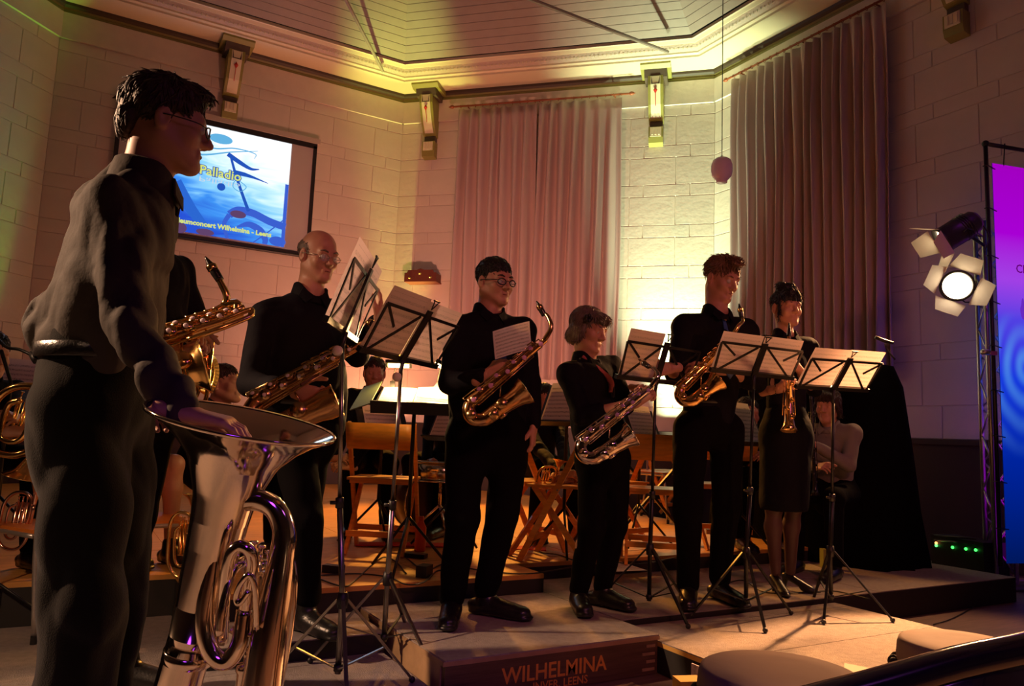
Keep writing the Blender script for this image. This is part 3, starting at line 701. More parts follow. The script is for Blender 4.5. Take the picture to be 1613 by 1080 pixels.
def hand(wr, d, nrm, side, curl=(.5, .7, .5), S=1., spread=.0, thumb=(.6, .7, .35)):
    """wr wrist; d towards the fingers; nrm out of the palm; side towards the thumb"""
    d = unit(d); nrm = unit(nrm-d*np.dot(nrm, d)); sd = np.cross(d, nrm); sd = sd if np.dot(sd, side) > 0 else -sd
    s = Sdf(); W_ = lambda a, b, c: wr+(d*a+sd*b+nrm*c)*S
    for b in (.030, .011, -.009, -.028): s.cone(W_(.0, b*.55, 0), W_(.084, b, 0), .016*S, .0125*S, .014, (nrm, .85))
    for (b, l, r) in ((.031, .070, .0088), (.011, .078, .009), (-.010, .073, .0086), (-.030, .057, .0076)):
        p = W_(.084, b, 0); th = 0
        for j, f in enumerate((.45, .32, .23)):
            th += curl[j]; dd = d*math.cos(th)+nrm*math.sin(th)+sd*spread*b*8
            q = p+unit(dd)*l*f*S; s.cone(p, q, r*(1-.08*j)*S, r*(1-.08*(j+1))*S, .004); p = q
    p = W_(.022, .026, .006)
    for l, v, r in ((.046, thumb, .013), (.034, (thumb[0]+.2, thumb[1]*.35, thumb[2]+.25), .0105), (.026, (thumb[0]+.3, 0, thumb[2]+.3), .0092)):
        q = p+unit(d*v[0]+sd*v[1]+nrm*v[2])*l*S; s.cone(p, q, r*S, r*.88*S, .008); p = q
    s.cone(wr-d*.05, wr+d*.01, .026*S, .024*S, .015, (nrm, .75))
    return s.mesh(.0036)
def brow_glass(root, H, c, S=1., brows=None, glasses=None, lensm=None, gr=.0019):
    X = lambda x, y, z: c+H@(A3(x, y, z)*S)
    for q in (-1, 1):
        ey = MB().ball(X(q*.031, .0845, .004), .0122*S, 14, 10).build('eye', EYEM, root, True); g0 = unit(H@A3(q*.05, 1, -.08)); MB().lathe([(0, .0129*S), (.0030*S, .0129*S), (.0058*S, .0118*S)], X(q*.031, .0845, .004), g0, 14).build('iris', IRIS, ey, True)
    MB().tube([X(-.022, .0915, -.0625), X(-.010, .0972, -.0592), X(0, .0985, -.0590), X(.010, .0972, -.0592), X(.022, .0915, -.0625)], [.0012, .0026, .0028, .0026, .0012], 6, 3).build('mouth', MOUTH, root, True)
    if brows is not None:
        for q in (-1, 1): MB().tube([X(q*.014, .0965, .028), X(q*.032, .0955, .0335), X(q*.049, .0835, .029)], [.0035, .0042, .002], 6, 3).build('eyebrow', brows, root, True)
    if glasses is not None:
        g = MB()
        for q in (-1, 1):
            pts = [X(q*(.033+.022*math.cos(t)), .108-.010*abs(math.cos(t))*(math.cos(t) > 0), .000+.015*math.sin(t)) for t in np.linspace(0, 2*PI, 17)[:-1]]
            g.tube(pts, gr, 6, 1, True)
            g.tube([X(q*.055, .098, .006), X(q*.078, .07, .006), X(q*.083, -.01, .004), X(q*.080, -.025, -.012)], gr*.85, 6, 3)
        g.tube([X(-.011, .108, .004), X(0, .110, .007), X(.011, .108, .004)], .0016, 6, 3)
        gl = g.build('glasses', glasses, root, True)
        for q in (-1, 1):
            V = [X(q*(.033+.021*math.cos(t)), .1075-.009*abs(math.cos(t))*(math.cos(t) > 0), .0+.0145*math.sin(t)) for t in np.linspace(0, 2*PI, 17)[:-1]]
            me = raw('lens', np.array(V)-np.array(root.location), [tuple(range(16))], lensm or LENS); link('lens', me, gl)
def shoe(root, ankle, d, zf, L=.28, m=None, heel=False, W=.046):
    d = unit(A3(d[0], d[1], 0)); a = A3(ankle[0], ankle[1], 0); s = Sdf(); m = m or LEATHER
    h0 = a-d*.055+ZZ*(zf+.045); t0 = a+d*(L-.10)+ZZ*(zf+.035)
    if not heel:
        s.cone(h0, t0, .040, W*.95, .03, (ZZ, .75)); s.cone(a+d*.02+ZZ*(zf+.06), t0-d*.05, .042, .036, .03); s.cone(a+ZZ*(zf+.06), a+ZZ*(zf+.11), .044, .043, .02)
        s.cone(h0-ZZ*.022, t0-ZZ*.017+d*.012, .035, W*.98, .006, (ZZ, .35)); s.cone(h0-ZZ*.03, h0-ZZ*.03+d*.03, .034, .034, .004, (ZZ, .35))
    else:
        s.cone(a-d*.02+ZZ*(zf+.085), a+d*.11+ZZ*(zf+.022), .030, .030, .02, (ZZ, .7)); s.cone(a+d*.09+ZZ*(zf+.018), a+d*.165+ZZ*(zf+.012), .032, .012, .02, (ZZ, .5))
        s.cone(a-d*.03+ZZ*(zf+.075), a-d*.035+ZZ*(zf+.006), .020, .008, .012)
    put('shoe', s.mesh(.006), m, root)
def person(label, spec, group=None):
    """spec holds joints in metres; keys: pel chest neck head fwd up shL shR elL elR wrL wrR hipL hipR knL knR anL anR toeL toeR face zf"""
    q = spec; zf = q.get('zf', 0.); f = unit(q['face']*A3(1, 1, 0)); S = q.get('S', 1.); fat = q.get('fat', 1.); fem = q.get('fem', False)
    sk = q.get('skin', SKIN); sh = q.get('shirt', SHIRT); tr = q.get('trou', TROU); q.setdefault('foldamp', .0042)
    base = (q['anL']+q['anR'])/2; root = empty('person', (base[0], base[1], zf), label, 'person', group)
    side = np.cross(f, ZZ)                                     # person's right
    fw = unit(q['fwd']); up = unit(q.get('up', ZZ)-fw*np.dot(q.get('up', ZZ), fw)); H = np.stack([np.cross(fw, up), fw, up], 1)
    hs = q.get('hs', 1.)
    # ---- body: one mesh (core under the clothes, head, hands)
    s = Sdf(); fl = (f, .68)
    s.cone(q['pel'], q['chest'], .125*fat*S, .13*fat*S, .04, fl); s.cone(q['shL'], q['shR'], .045, .045, .04); s.cone(q['chest'], q['neck'], .08*S, .05, .04)
    for a in 'LR':
        s.cone(q['sh'+a], q['el'+a], .044*S, .036*S, .02); s.cone(q['el'+a], q['wr'+a], .036*S, .026*S, .02)
        s.cone(q['hip'+a], q['kn'+a], .075*S, .05*S, .03); 
        cm = q['kn'+a]+(q['an'+a]-q['kn'+a])*.3-f*.012
        s.cone(q['kn'+a], cm, .05*S, .052*S, .03); s.cone(cm, q['an'+a], .052*S, .032*S, .03)
    core = s.mesh(.010)
    hV, hF, hmi = head(H, q['head'], q['neck'], hs, fem, q.get('jaw', 1.))
    mi0 = np.zeros(len(core[1]), int)
    if 'legm' in q: mi0[(core[0][core[1]].mean(1)[:, 2] < q['pel'][2]-.1)] = 4
    parts = [core, (hV, hF)]; mi = [mi0, hmi]
    for a in 'LR':
        hd = q.get('hand'+a)
        if hd is None: hd = dict(d=q['wr'+a]-q['el'+a], n=-side if a == 'R' else side, s=f)
        hv = hand(q['wr'+a], hd['d'], hd['n'], hd['s'], hd.get('curl', (.4, .6, .4)), hd.get('S', S)*1.0, hd.get('spread', 0), hd.get('thumb', (.6, .7, .35)))
        parts.append(hv); mi.append(np.zeros(len(hv[1]), int))
    put('body', joinVF(parts), [sk, LIP, EYEM, IRIS, q.get('legm', sk)], root, True, np.concatenate(mi))
    # ---- shirt
    s = Sdf(); cw = q.get('cw', .165)*fat*S; ww = q.get('ww', .15)*fat*S; fl = (f, q.get('flat', .70))
    low = q['pel']+ZZ*q.get('shirtlow', -.02); mid = low+(q['chest']-low)*.45
    s.cone(low, mid, ww*q.get('hemw', 1.02), ww, .05, fl); s.cone(mid, q['chest'], ww, cw, .05, fl)
    s.cone(q['shL'], q['shR'], .058*S, .058*S, .05); s.cone(q['chest']+ZZ*.05, q['neck']-ZZ*.062, .105*S, .060*S, .05, (f, .9))
    for a in 'LR': s.cone(q['sh'+a]+ZZ*.012, q['neck']-ZZ*.058, .056*S, .054*S, .04, (f, .9))
    cut = q.get('cut', .92)
    for a in 'LR':
        c_ = q['el'+a]+(q['wr'+a]-q['el'+a])*cut
        s.cone(q['sh'+a], q['el'+a], .062*S, .050*S, .03); s.cone(q['el'+a], c_, .050*S, q.get('cuff', .040)*S, .02)
    for e in q.get('bulge', []): s.cone(*e[:4], .03)
    put('shirt', s.mesh(.0085, folds(q.get('seed', 1), q.get('foldamp', .0035), q.get('foldf', 38))), sh, root)
    n = q['neck']; nr = .06 if not fem else .052
    ax_ = unit(q['head']-n+ZZ*.15); ff = unit(f-ax_*np.dot(f, ax_)); ss = np.cross(ff, ax_); V = []; SG = 28
    for r_, h_, dr in ((nr+.030, -.050, 0), (nr+.024, -.008, .02), (nr+.017, .034, .055), (nr+.010, .040, .058), (nr+.006, -.01, .03)):
        for k in range(SG): t = 2*PI*k/SG; c_ = max(0, math.cos(t))**3; V.append(n+(ff*math.cos(t)+ss*math.sin(t))*(r_+.012*c_*(dr > 0))+ax_*(h_-dr*c_))
    MB().add(V, [(i*SG+k, i*SG+(k+1) % SG, (i+1)*SG+(k+1) % SG, (i+1)*SG+k) for i in range(4) for k in range(SG)]).build('collar', sh, root, True)
    for sg in (-1, 1):
        a_ = n+ff*(nr+.030)+ss*sg*.012-ax_*.020; b_ = n+ff*(nr*.6+.022)+ss*sg*(nr*.75+.014)+ax_*.012; c_ = n+ff*(nr+.034)+ss*sg*.048-ax_*.060; d_ = n+ff*(nr*.6+.03)+ss*sg*(nr*.95+.02)-ax_*.030
        MB().add([a_, b_, d_, c_, a_+ff*.005, b_+ff*.005, d_+ff*.005, c_+ff*.005], [(0, 1, 2, 3), (7, 6, 5, 4), (0, 4, 5, 1), (1, 5, 6, 2), (2, 6, 7, 3), (3, 7, 4, 0)]).build('collar_flap', sh, root)
    # ---- trousers or skirt
    s = Sdf()
    if q.get('skirt'):
        k = (q['knL']+q['knR'])/2+ZZ*q['skirt']
        s.cone(q['pel']+ZZ*.06, q['pel']-ZZ*.05, .14*S, .168*S, .05, (f, .9)); s.cone(q['pel']-ZZ*.05, k, .168*S, .158*S, .05, (f, .95)); s.ell(A3(k[0], k[1], k[2]-.045-3.), 3., None, .004, -1)
        put('skirt', s.mesh(.009, folds(q.get('seed', 1)+9, .002)), sh, root)
    else:
        tw = q.get('tw', 1.)*S; hw = q.get('hipw', .155)*fat*S
        s.cone(q['pel']+ZZ*.05, q['pel']-ZZ*.06, hw*.95, hw, .05, (f, .80))
        for a in 'LR':
            an = q['an'+a]+ZZ*.02
            s.cone(q['hip'+a], q['kn'+a], .096*tw, .072*tw, .04); s.cone(q['kn'+a], an, .072*tw, q.get('hem', .056)*tw, .03)
        put('trousers', s.mesh(.0095, folds(q.get('seed', 1)+5, q.get('foldamp', .0035)*.9, 30)), tr, root)
        if q.get('belt') is not None:
            b = q['pel']+ZZ*q['belt']
            V = []; 
            mbb = MB(); prof = [(1, -.018), (1.02, -.016), (1.02, .016), (1, .018)]
            for i in range(32):
                t = 2*PI*i/32; r = hw*1.0
                for pr, h in prof: V.append(b+side*math.cos(t)*r*pr+f*math.sin(t)*r*.80*pr+ZZ*h)
            mbb.add(V, [(i*4+j, ((i+1) % 32)*4+j, ((i+1) % 32)*4+j+1, i*4+j+1) for i in range(32) for j in range(3)]); bl = mbb.build('belt', LEATHER, root, True)
            MB().box(b+f*(hw*.80*1.03+.004), (.045, .008, .036), (side, f, ZZ)).build('buckle', BUCK, bl)
    if q.get('shoes', True):
        for a in 'LR': shoe(root, q['an'+a], q['toe'+a], zf, q.get('shoeL', .285)*S, heel=q.get('heel', False))
    return root, H
def hairmesh(root, H, c, S, kind, m, seed=3):
    X = lambda x, y, z: c+H@(A3(x, y, z)*S); s = Sdf(); AX = H.T
    e = lambda p, r, k=.012, op=1: s.ell(X(*p), A3(*r)*S, AX, k, op)
    if kind == 'short':
        e((0, -.018, .050), (.081, .101, .086)); e((0, .115, -.005), (.085, .075, .062), .01, -1); e((0, .05, -.09), (.12, .10, .085), .01, -1); e((0, -.03, -.12), (.12, .09, .075), .01, -1)
    if kind == 'thick':
        e((0, -.020, .054), (.084, .104, .088)); e((0, .050, .105), (.050, .045, .028)); e((0, -.085, .0), (.058, .034, .055)); e((0, .118, -.01), (.085, .072, .066), .01, -1); e((0, .05, -.09), (.12, .11, .085), .01, -1); e((0, -.03, -.15), (.12, .12, .075), .01, -1)
    if kind == 'quiff':
        e((0, -.018, .052), (.081, .101, .086)); e((0, .035, .118), (.052, .055, .024)); e((.01, .082, .108), (.040, .022, .022)); e((0, .118, .002), (.085, .072, .066), .01, -1); e((0, .05, -.08), (.12, .10, .085), .01, -1); e((0, -.03, -.12), (.12, .09, .08), .01, -1)
    if kind == 'ring':
        e((0, -.022, .030), (.081, .094, .068)); e((0, .03, .10), (.09, .11, .062), .01, -1); e((0, .10, .0), (.10, .09, .09), .01, -1); e((0, .05, -.09), (.12, .10, .085), .01, -1); e((0, -.03, -.12), (.12, .09, .075), .01, -1)
    if kind == 'bob':
        e((0, -.022, .045), (.090, .106, .090)); e((0, -.05, -.045), (.086, .066, .060), .03)
        for q in (-1, 1): e((q*.078, .0, -.012), (.016, .042, .055), .02)
        e((0, .075, .078), (.062, .034, .030), .03); e((0, .130, -.03), (.066, .075, .085), .01, -1); e((0, .04, -.13), (.10, .09, .06), .02, -1)
    if kind == 'bun':
        e((0, -.018, .048), (.084, .102, .086)); e((0, -.02, .135), (.055, .050, .038), .02); e((.03, -.03, .15), (.03, .03, .022)); e((-.03, 0, .15), (.03, .03, .02)); e((0, .068, .060), (.064, .030, .030), .012); e((0, .040, .088), (.062, .058, .046), .012)
        for q in (-1, 1): s.cone(X(q*.074, .035, .04), X(q*.073, .030, -.075), .010, .004, .008)
        e((0, .120, -.015), (.066, .060, .045), .006, -1); e((0, .05, -.10), (.068, .12, .085), .01, -1); e((0, -.03, -.13), (.12, .09, .075), .01, -1)
    V, F = s.mesh(.005, folds(seed, .003 if kind in ('thick', 'bun') else .0015, 140, 6, (1, 1, 1)))
    # locks lying over the surface
    r = np.random.default_rng(seed); P0, P1, P2, P3 = (V[F[:, i]] for i in range(4)); N_ = np.cross(P2-P0, P3-P1); N_ /= np.linalg.norm(N_, axis=1)[:, None]+1e-9; C_ = (P0+P2)/2
    L = (C_-c)@H/S; ok = np.where(((N_@H)[:, 2] > -.6) & (np.linalg.norm(L-A3(0, -.02, .045), axis=1) > .072))[0]
    n_ = dict(ring=260, short=700, quiff=900, thick=900, bob=1100, bun=900)[kind]; pick = r.choice(ok, n_)
    ln = dict(ring=.012, short=.020, quiff=.030, thick=.028, bob=.045, bun=.035)[kind]*S; up_ = dict(ring=.05, short=.25, quiff=.5, thick=.14, bob=.04, bun=.06)[kind]
    B = MB(); VV = []; FF = []; k_ = 0
    for i in pick:
        nn = N_[i]; l = L[i]; fl = H@A3(l[0]*3, (l[1] > .03)*.8-.5*(l[1] < -.02), -1.0 if l[2] < .09 else -.2); fl = fl+r.normal(size=3)*(.55 if kind in ('quiff', 'thick_') else .26); t = unit(fl-nn*np.dot(fl, nn)); sd = np.cross(nn, t); l_ = ln*r.uniform(.6, 1.3); w = .0034*S*r.uniform(.7, 1.3)
        p = C_[i]-nn*.002; 
        for a_, wf in ((0, 1), (.4, .9), (.75, .6), (1, .12)):
            cc = p+t*l_*a_+nn*(up_*l_*a_*.8-(l_*a_)**2/(2*.075*S))+nn*.0015; VV += [cc+sd*w*wf, cc+nn*w*wf*.8, cc-sd*w*wf]
        for j in range(3): b = k_+3*j; FF += [(b, b+1, b+4, b+3), (b+1, b+2, b+5, b+4), (b+2, b, b+3, b+5)]
        k_ += 12
    put('hair', joinVF([(V, F), (np.array(VV), np.array(FF))]), m, root)
def tie(root, q, f, L=.34, bow=False):
    n = q['neck']-ZZ*.035+f*.062; d = unit((q['chest']-q['neck'])); ct = q['pel']+ZZ*.1
    fr = q['chest']+f*(q.get('cw', .165)*q.get('fat', 1)*q.get('flat', .7)+.016)
    e = fr-ZZ*.12; sd = np.cross(f, ZZ)
    MB().add([n+sd*.018+ZZ*.012, n-sd*.018+ZZ*.012, n-sd*.011-ZZ*.02, n+sd*.011-ZZ*.02, n+f*.012], [(0, 4, 1), (1, 4, 2), (2, 4, 3), (3, 4, 0)]).build('tie_knot', TIE, root)
    a = n-ZZ*.018+f*.004
    V = [a+sd*.010, a-sd*.010, fr-sd*.026, fr+sd*.026, e+sd*.034, e-sd*.034, e-ZZ*.04]
    V2 = [v+f*.006 for v in V]; MB().add(V+V2, [(7, 10, 9, 8), (10, 11, 12, 9), (11, 13, 12), (0, 1, 2, 3), (3, 2, 5, 4), (4, 5, 6), (0, 3, 10, 7), (1, 8, 9, 2), (3, 4, 11, 10), (2, 9, 12, 5), (4, 6, 13, 11), (5, 12, 13, 6)]).build('tie', TIE, root)
# ------------------------------------------------------------------ the players
def people_front():
    # man in the foreground, seen from behind, hand on the tuba
    d = 1.85
    q = dict(zf=-.1, S=1.0, face=CV(.85, .5, 0), fwd=CV(.90, .40, -.10), up=CV(.10, .05, 1), head=P(262, 200, d), neck=P(228, 283, d), chest=P(190, 400, d), pel=P(150, 590, d+.02),
        shR=P(178, 330, 1.74), shL=P(238, 330, 1.98), elR=P(206, 512, 1.66), elL=P(225, 500, 2.05), wrR=P(292, 652, 1.60), wrL=P(240, 600, 2.1),
        hipR=P(130, 650, 1.79), hipL=P(175, 655, 1.95), knR=P(135, 950, 1.74), knL=P(175, 945, 1.98), anR=P(95, 1235, 1.78), anL=P(135, 1200, 2.0), toeR=CV(.9, .3, 0), toeL=CV(.9, .3, 0),
        handR=dict(d=CV(.95, .12, -.16), n=CV(0, .1, -1), s=CV(0, 1, 0), curl=(.35, .45, .4), S=1.0), shirt=DSHIRT, trou=DTROU, cut=.93, cw=.175, ww=.155, hipw=.165, tw=1.12, shirtlow=.06, hemw=1.08, foldamp=.0095, foldf=34, seed=11, belt=.05, hem=.075, hs=.94,
        bulge=[(P(95, 470, d-.02), P(72, 540, d), .045, .036), (P(78, 470, d+.02), P(60, 515, d+.04), .028, .030), (P(60, 515, d), P(90, 545, d-.05), .024, .02), (P(205, 275, d), P(150, 330, d), .045, .06)])
    r, H = person('person in dark shirt seen from behind in the left foreground, hand on a tuba bell', q)
    hairmesh(r, H, q['head'], .95, 'thick', HB, 5); brow_glass(r, H, q['head'], .94, None, FRAMEM)
    # the player hidden behind him
    d = 2.75
    q = dict(zf=-.1, S=.97, face=CV(.8, -.4, 0), fwd=CV(.8, -.5, -.2), head=P(222, 335, d), neck=P(222, 385, d), chest=P(232, 455, d), pel=P(232, 610, d), shR=P(192, 425, 2.62), shL=P(278, 432, 2.9),
        elR=P(215, 540, 2.6), elL=P(312, 515, 2.95), wrR=P(272, 560, 2.6), wrL=P(288, 520, 2.72), hipR=P(205, 640, 2.68), hipL=P(243, 640, 2.84), knR=P(180, 820, 2.6), knL=P(212, 812, 2.82), anR=P(172, 1000, 2.66), anL=P(205, 972, 2.88),
        toeR=CV(.95, -.3, 0), toeL=CV(1, -.1, 0), handR=dict(d=CV(.95, -.15, .2), n=CV(0, .5, 1), s=CV(0, -1, .3), curl=(.7, .9, .6)), handL=dict(d=CV(.6, -.2, -.3), n=CV(.3, .6, -.8), s=CV(.5, -.5, .5), curl=(.7, .9, .6)), seed=12)
    r, H = person('person in black mostly hidden behind the foreground man, holding a large gold saxophone', q); hairmesh(r, H, q['head'], 1, 'short', HB)
    # balding man
    d = 3.46
    q = dict(zf=-.02, face=CV(.6, -.8, 0), fwd=CV(.72, -.64, -.20), head=P(501, 405, d), neck=P(488, 462, d), chest=P(470, 535, d), pel=P(474, 650, d), fat=1.24, cw=.17, ww=.165, shR=P(418, 502, 3.32), shL=P(528, 496, 3.6),
        elR=P(392, 604, 3.22), elL=P(562, 560, 3.62), wrR=P(463, 614, 3.02), wrL=P(594, 505, 3.45), hipR=P(458, 685, 3.4), hipL=P(495, 685, 3.52), knR=P(482, 815, 3.34), knL=P(478, 800, 3.52), anR=P(484, 945, 3.42), anL=P(466, 935, 3.56),
        toeR=CV(.75, -.6, 0), toeL=CV(.6, -.8, 0), handR=dict(d=CV(.9, -.1, -.25), n=CV(.1, .8, .2), s=CV(0, -.2, 1), curl=(.8, 1.0, .6)), handL=dict(d=CV(.15, -.1, 1), n=CV(-.9, -.2, .1), s=CV(-.3, -.9, 0), curl=(.25, .35, .3), thumb=(.8, .4, .3)), seed=13, belt=.05)
    r, H = person('balding person in a black shirt with thin glasses behind the leftmost music stand', q)
    hairmesh(r, H, q['head'], 1, 'ring', HG); brow_glass(r, H, q['head'], 1, HG, GOLDF)
    # man with black glasses on the podium
    d = 3.76
    q = dict(zf=0, face=CV(.45, -.9, 0), fwd=CV(.62, -.77, -.10), head=P(779, 446, d), neck=P(770, 492, d), chest=P(768, 555, d), pel=P(768, 668, d), fat=1.14, cw=.168, ww=.165, hipw=.168, shR=P(722, 520, 3.66), shL=P(824, 522, 3.86),
        elR=P(708, 604, 3.60), elL=P(836, 606, 3.86), wrR=P(766, 592, 3.44), wrL=P(840, 672, 3.80), hipR=P(735, 690, 3.70), hipL=P(803, 690, 3.82), knR=P(728, 815, 3.62), knL=P(792, 808, 3.76), anR=P(712, 945, 3.66), anL=P(766, 932, 3.78), jaw=1.1,
        toeR=CV(.0, -1, 0), toeL=CV(.95, -.45, 0), handR=dict(d=CV(.85, -.2, .45), n=CV(.25, .7, -.3), s=CV(-.2, -.2, 1), curl=(.6, .9, .6)), handL=dict(d=CV(0, 0, -1), n=CV(-1, .2, 0), s=CV(0, -1, 0)), seed=14, shoeL=.29, tw=1.08)
    r, H = person('person with black-framed glasses and a bow-dark tie standing on the lettered podium', q)
    hairmesh(r, H, q['head'], 1, 'short', HBK); brow_glass(r, H, q['head'], 1, HBK, FRAMEM, None, .0030); tie(r, q, q['face'])
    r['label'] = 'person with black-framed glasses and a dark tie standing on the lettered podium'
    # woman
    d = 4.03
    q = dict(zf=0, S=.90, fem=True, face=CV(.8, -.6, 0), fwd=CV(.70, -.62, -.26), up=CV(.2, -.1, 1), head=P(926, 520, d), neck=P(922, 566, d), chest=P(928, 615, d), pel=P(948, 700, d), fat=1.08, cw=.165, ww=.155, shR=P(896, 590, 3.90), shL=P(962, 578, 4.14),
        elR=P(916, 655, 3.84), elL=P(985, 640, 4.1), wrR=P(1000, 634, 3.72), wrL=P(1008, 612, 3.95), hipR=P(935, 722, 3.97), hipL=P(968, 722, 4.1), knR=P(932, 830, 3.90), knL=P(968, 825, 4.05), anR=P(912, 932, 3.96), anL=P(950, 928, 4.08),
        toeR=CV(.1, -1, 0), toeL=CV(.75, -.65, 0), cut=.35, cuff=.05, handR=dict(d=CV(.6, -.1, .5), n=CV(.3, .8, -.1), s=CV(-.5, -.2, .8), curl=(.7, .8, .5), S=.88), handL=dict(d=CV(.5, -.5, -.1), n=CV(-.1, -.5, -.8), s=CV(-.3, .3, .8), curl=(.7, .8, .5), S=.88), seed=15, shoeL=.27, hipw=.165)
    r, H = person('person with short grey-brown bobbed hair playing behind the middle music stand', q)
    hairmesh(r, H, q['head'], .96, 'bob', HG, 8); brow_glass(r, H, q['head'], .96, HG)
    hc = q['head']; clip = MB(); 
    for k in range(5):
        t = 2*PI*k/5; clip.ball(hc+H@A3(.085, .045, .06)+(CV(1, 0, 0)*math.cos(t)+ZZ*math.sin(t))*.014, (.011, .011, .011), 8, 6)
    clip.build('hair_flower', BLKP, r, True)
    MB().tube([q['neck']+CV(-.5, -.9, 0)*.075+ZZ*.0, q['chest']+q['face']*.125+ZZ*.05, q['chest']+q['face']*.14-ZZ*.03, q['neck']+CV(.9, -.5, 0)*.075], .006, 8, 6).build('neck_strap', BLKP, r, True)
    SC_ = mat('pink_scarf', (.45, .10, .12), .8, bump=.3)
    MB().tube([q['neck']+CV(-.3, -.9, 0)*.07+ZZ*.01, q['chest']+q['face']*.12+ZZ*.06, q['chest']+q['face']*.13-ZZ*.01], [.010, .016, .012], 8, 6).build('scarf', SC_, r, True)
    # tall young man
    d = 4.33
    q = dict(zf=0, S=1.04, face=CV(.4, -.92, 0), fwd=CV(.48, -.80, -.34), up=CV(.2, -.2, 1), head=P(1136, 441, d), neck=P(1128, 492, d), chest=P(1126, 555, d), pel=P(1115, 652, d), cw=.160, ww=.150, hipw=.140, shR=P(1077, 516, 4.24), shL=P(1176, 522, 4.46),
        elR=P(1066, 592, 4.22), elL=P(1192, 604, 4.46), wrR=P(1054, 580, 3.98), wrL=P(1118, 578, 4.16), hipR=P(1088, 675, 4.28), hipL=P(1145, 675, 4.40), knR=P(1084, 802, 4.22), knL=P(1143, 800, 4.36), anR=P(1084, 925, 4.24), anL=P(1134, 915, 4.36),
        toeR=CV(-.25, -1, 0), toeL=CV(.35, -1, 0), cut=.30, cuff=.052, handR=dict(d=CV(-.95, -.15, -.15), n=CV(-.1, .8, -.2), s=CV(0, .2, 1), curl=(.5, .6, .5)), handL=dict(d=CV(-.9, -.3, -.1), n=CV(-.2, .6, -.6), s=CV(.0, .2, 1), curl=(.5, .7, .5)), seed=16, belt=.075, hs=1.05)
    r, H = person('tall young person with wavy light brown hair and a dark tie holding a gold saxophone', q)
    hairmesh(r, H, q['head'], 1.05, 'quiff', HBL, 9); brow_glass(r, H, q['head'], 1.05, HBL); tie(r, q, q['face'])
    # woman with dark bun
    d = 4.70
    q = dict(zf=0, S=.92, fem=True, face=CV(.3, -.95, 0), fwd=CV(.25, -.96, -.08), head=P(1238, 486, d), neck=P(1236, 528, d), chest=P(1240, 580, d), pel=P(1238, 672, d), cw=.138, ww=.120, shR=P(1206, 546, 4.62), shL=P(1272, 548, 4.80),
        elR=P(1192, 618, 4.58), elL=P(1282, 612, 4.78), wrR=P(1226, 612, 4.42), wrL=P(1256, 578, 4.52), hipR=P(1225, 690, 4.67), hipL=P(1251, 690, 4.73), knR=P(1219, 800, 4.64), knL=P(1250, 797, 4.70), anR=P(1222, 900, 4.64), anL=P(1245, 900, 4.74),
        toeR=CV(.1, -1, 0), toeL=CV(.8, -.55, 0), heel=True, legm=TIGHTS, skirt=.03, cut=.1, handR=dict(d=CV(.6, -.5, .25), n=CV(.6, .5, 0), s=CV(0, 0, 1), curl=(.6, .8, .5), S=.86), handL=dict(d=CV(-.5, -.6, .2), n=CV(-.5, .5, 0), s=CV(0, 0, 1), curl=(.6, .8, .5), S=.86), seed=17, belt=None)
    r, H = person('dark-haired person with bun and fringe in a black dress playing a straight saxophone', q)
    hairmesh(r, H, q['head'], .95, 'bun', HBK, 10); brow_glass(r, H, q['head'], .95, HBK)
    MB().tube([q['wrR']+CV(.3, .9, 0)*.026*math.cos(t)+ZZ*.028*math.sin(t)-(q['wrR']-q['elR'])*.12 for t in np.linspace(0, 2*PI, 13)[:-1]], .005, 6, 1, True).build('bracelet', BLKP, r, True)
people_front()

def seated(label, x, y, d, f, hair='short', hm=HB, hl=None, hr=None, zf=.1, fem=False, shirt=SHIRT, lean=.05, S=.96, skirt=None, seed=20, kn=.0, legm=None, seat=.47, fwd=None, ll=None):
    """x,y: pixel of the head, d its distance"""
    hd = P(x, y, d); f = unit(f); side = np.cross(f, ZZ)
    pel = A3(hd[0], hd[1], 0)-f*(lean+.06)+ZZ*(zf+seat+.09)
    h = hd[2]-pel[2]
    chest = pel+(hd-pel)*.50*A3(1, 1, 1); neck = hd-ZZ*.135-f*.035; chest = (pel+(neck-pel)*.66); st = neck-ZZ*.055
    q = dict(zf=zf, S=S, fem=fem, face=f, fwd=unit(f+ZZ*-.15) if fwd is None else fwd, head=hd, neck=neck, chest=chest, pel=pel, shR=st+side*.165*S, shL=st-side*.165*S)
    q['hipR'] = pel+side*.09-ZZ*.02; q['hipL'] = pel-side*.09-ZZ*.02
    q['knR'] = pel+f*.42+side*(.13+kn)+ZZ*(-.03); q['knL'] = pel+f*.42-side*(.13+kn)+ZZ*(-.03)
    q['anR'] = A3(*q['knR'][:2], zf+.09)+side*.01-f*.06; q['anL'] = A3(*q['knL'][:2], zf+.09)-side*.01+f*.02
    if ll is not None: q['knL'], q['anL'] = ll
    hr = pel+f*.30+side*.05+ZZ*.12 if hr is None else hr; hl = pel+f*.30-side*.05+ZZ*.12 if hl is None else hl
    for a, w, sg in (('R', hr, 1), ('L', hl, -1)):
        mid = (q['sh'+a]+w)/2; L = np.linalg.norm(w-q['sh'+a]); b = math.sqrt(max(.27**2-(L/2)**2, .0004))
        q['wr'+a] = w; q['el'+a] = mid+unit(-ZZ*.8-f*.3+side*sg*.35)*b
        q['hand'+a] = dict(d=unit(f*.5-side*sg*.6+ZZ*.1), n=unit(-ZZ*.5-f*.2-side*sg*.5), s=ZZ, curl=(.6, .8, .5), S=.92)
    q['toeR'] = q['toeL'] = f; q.update(cw=.15, ww=.135, shirt=shirt, seed=seed, skirt=None, fem=fem, belt=None)
    if legm: q['legm'] = legm
    if skirt: q['tw'] = .01
    r, H = person(label, q, 'seated band members'); hairmesh(r, H, hd, .98, hair, hm, seed); return r, H, q
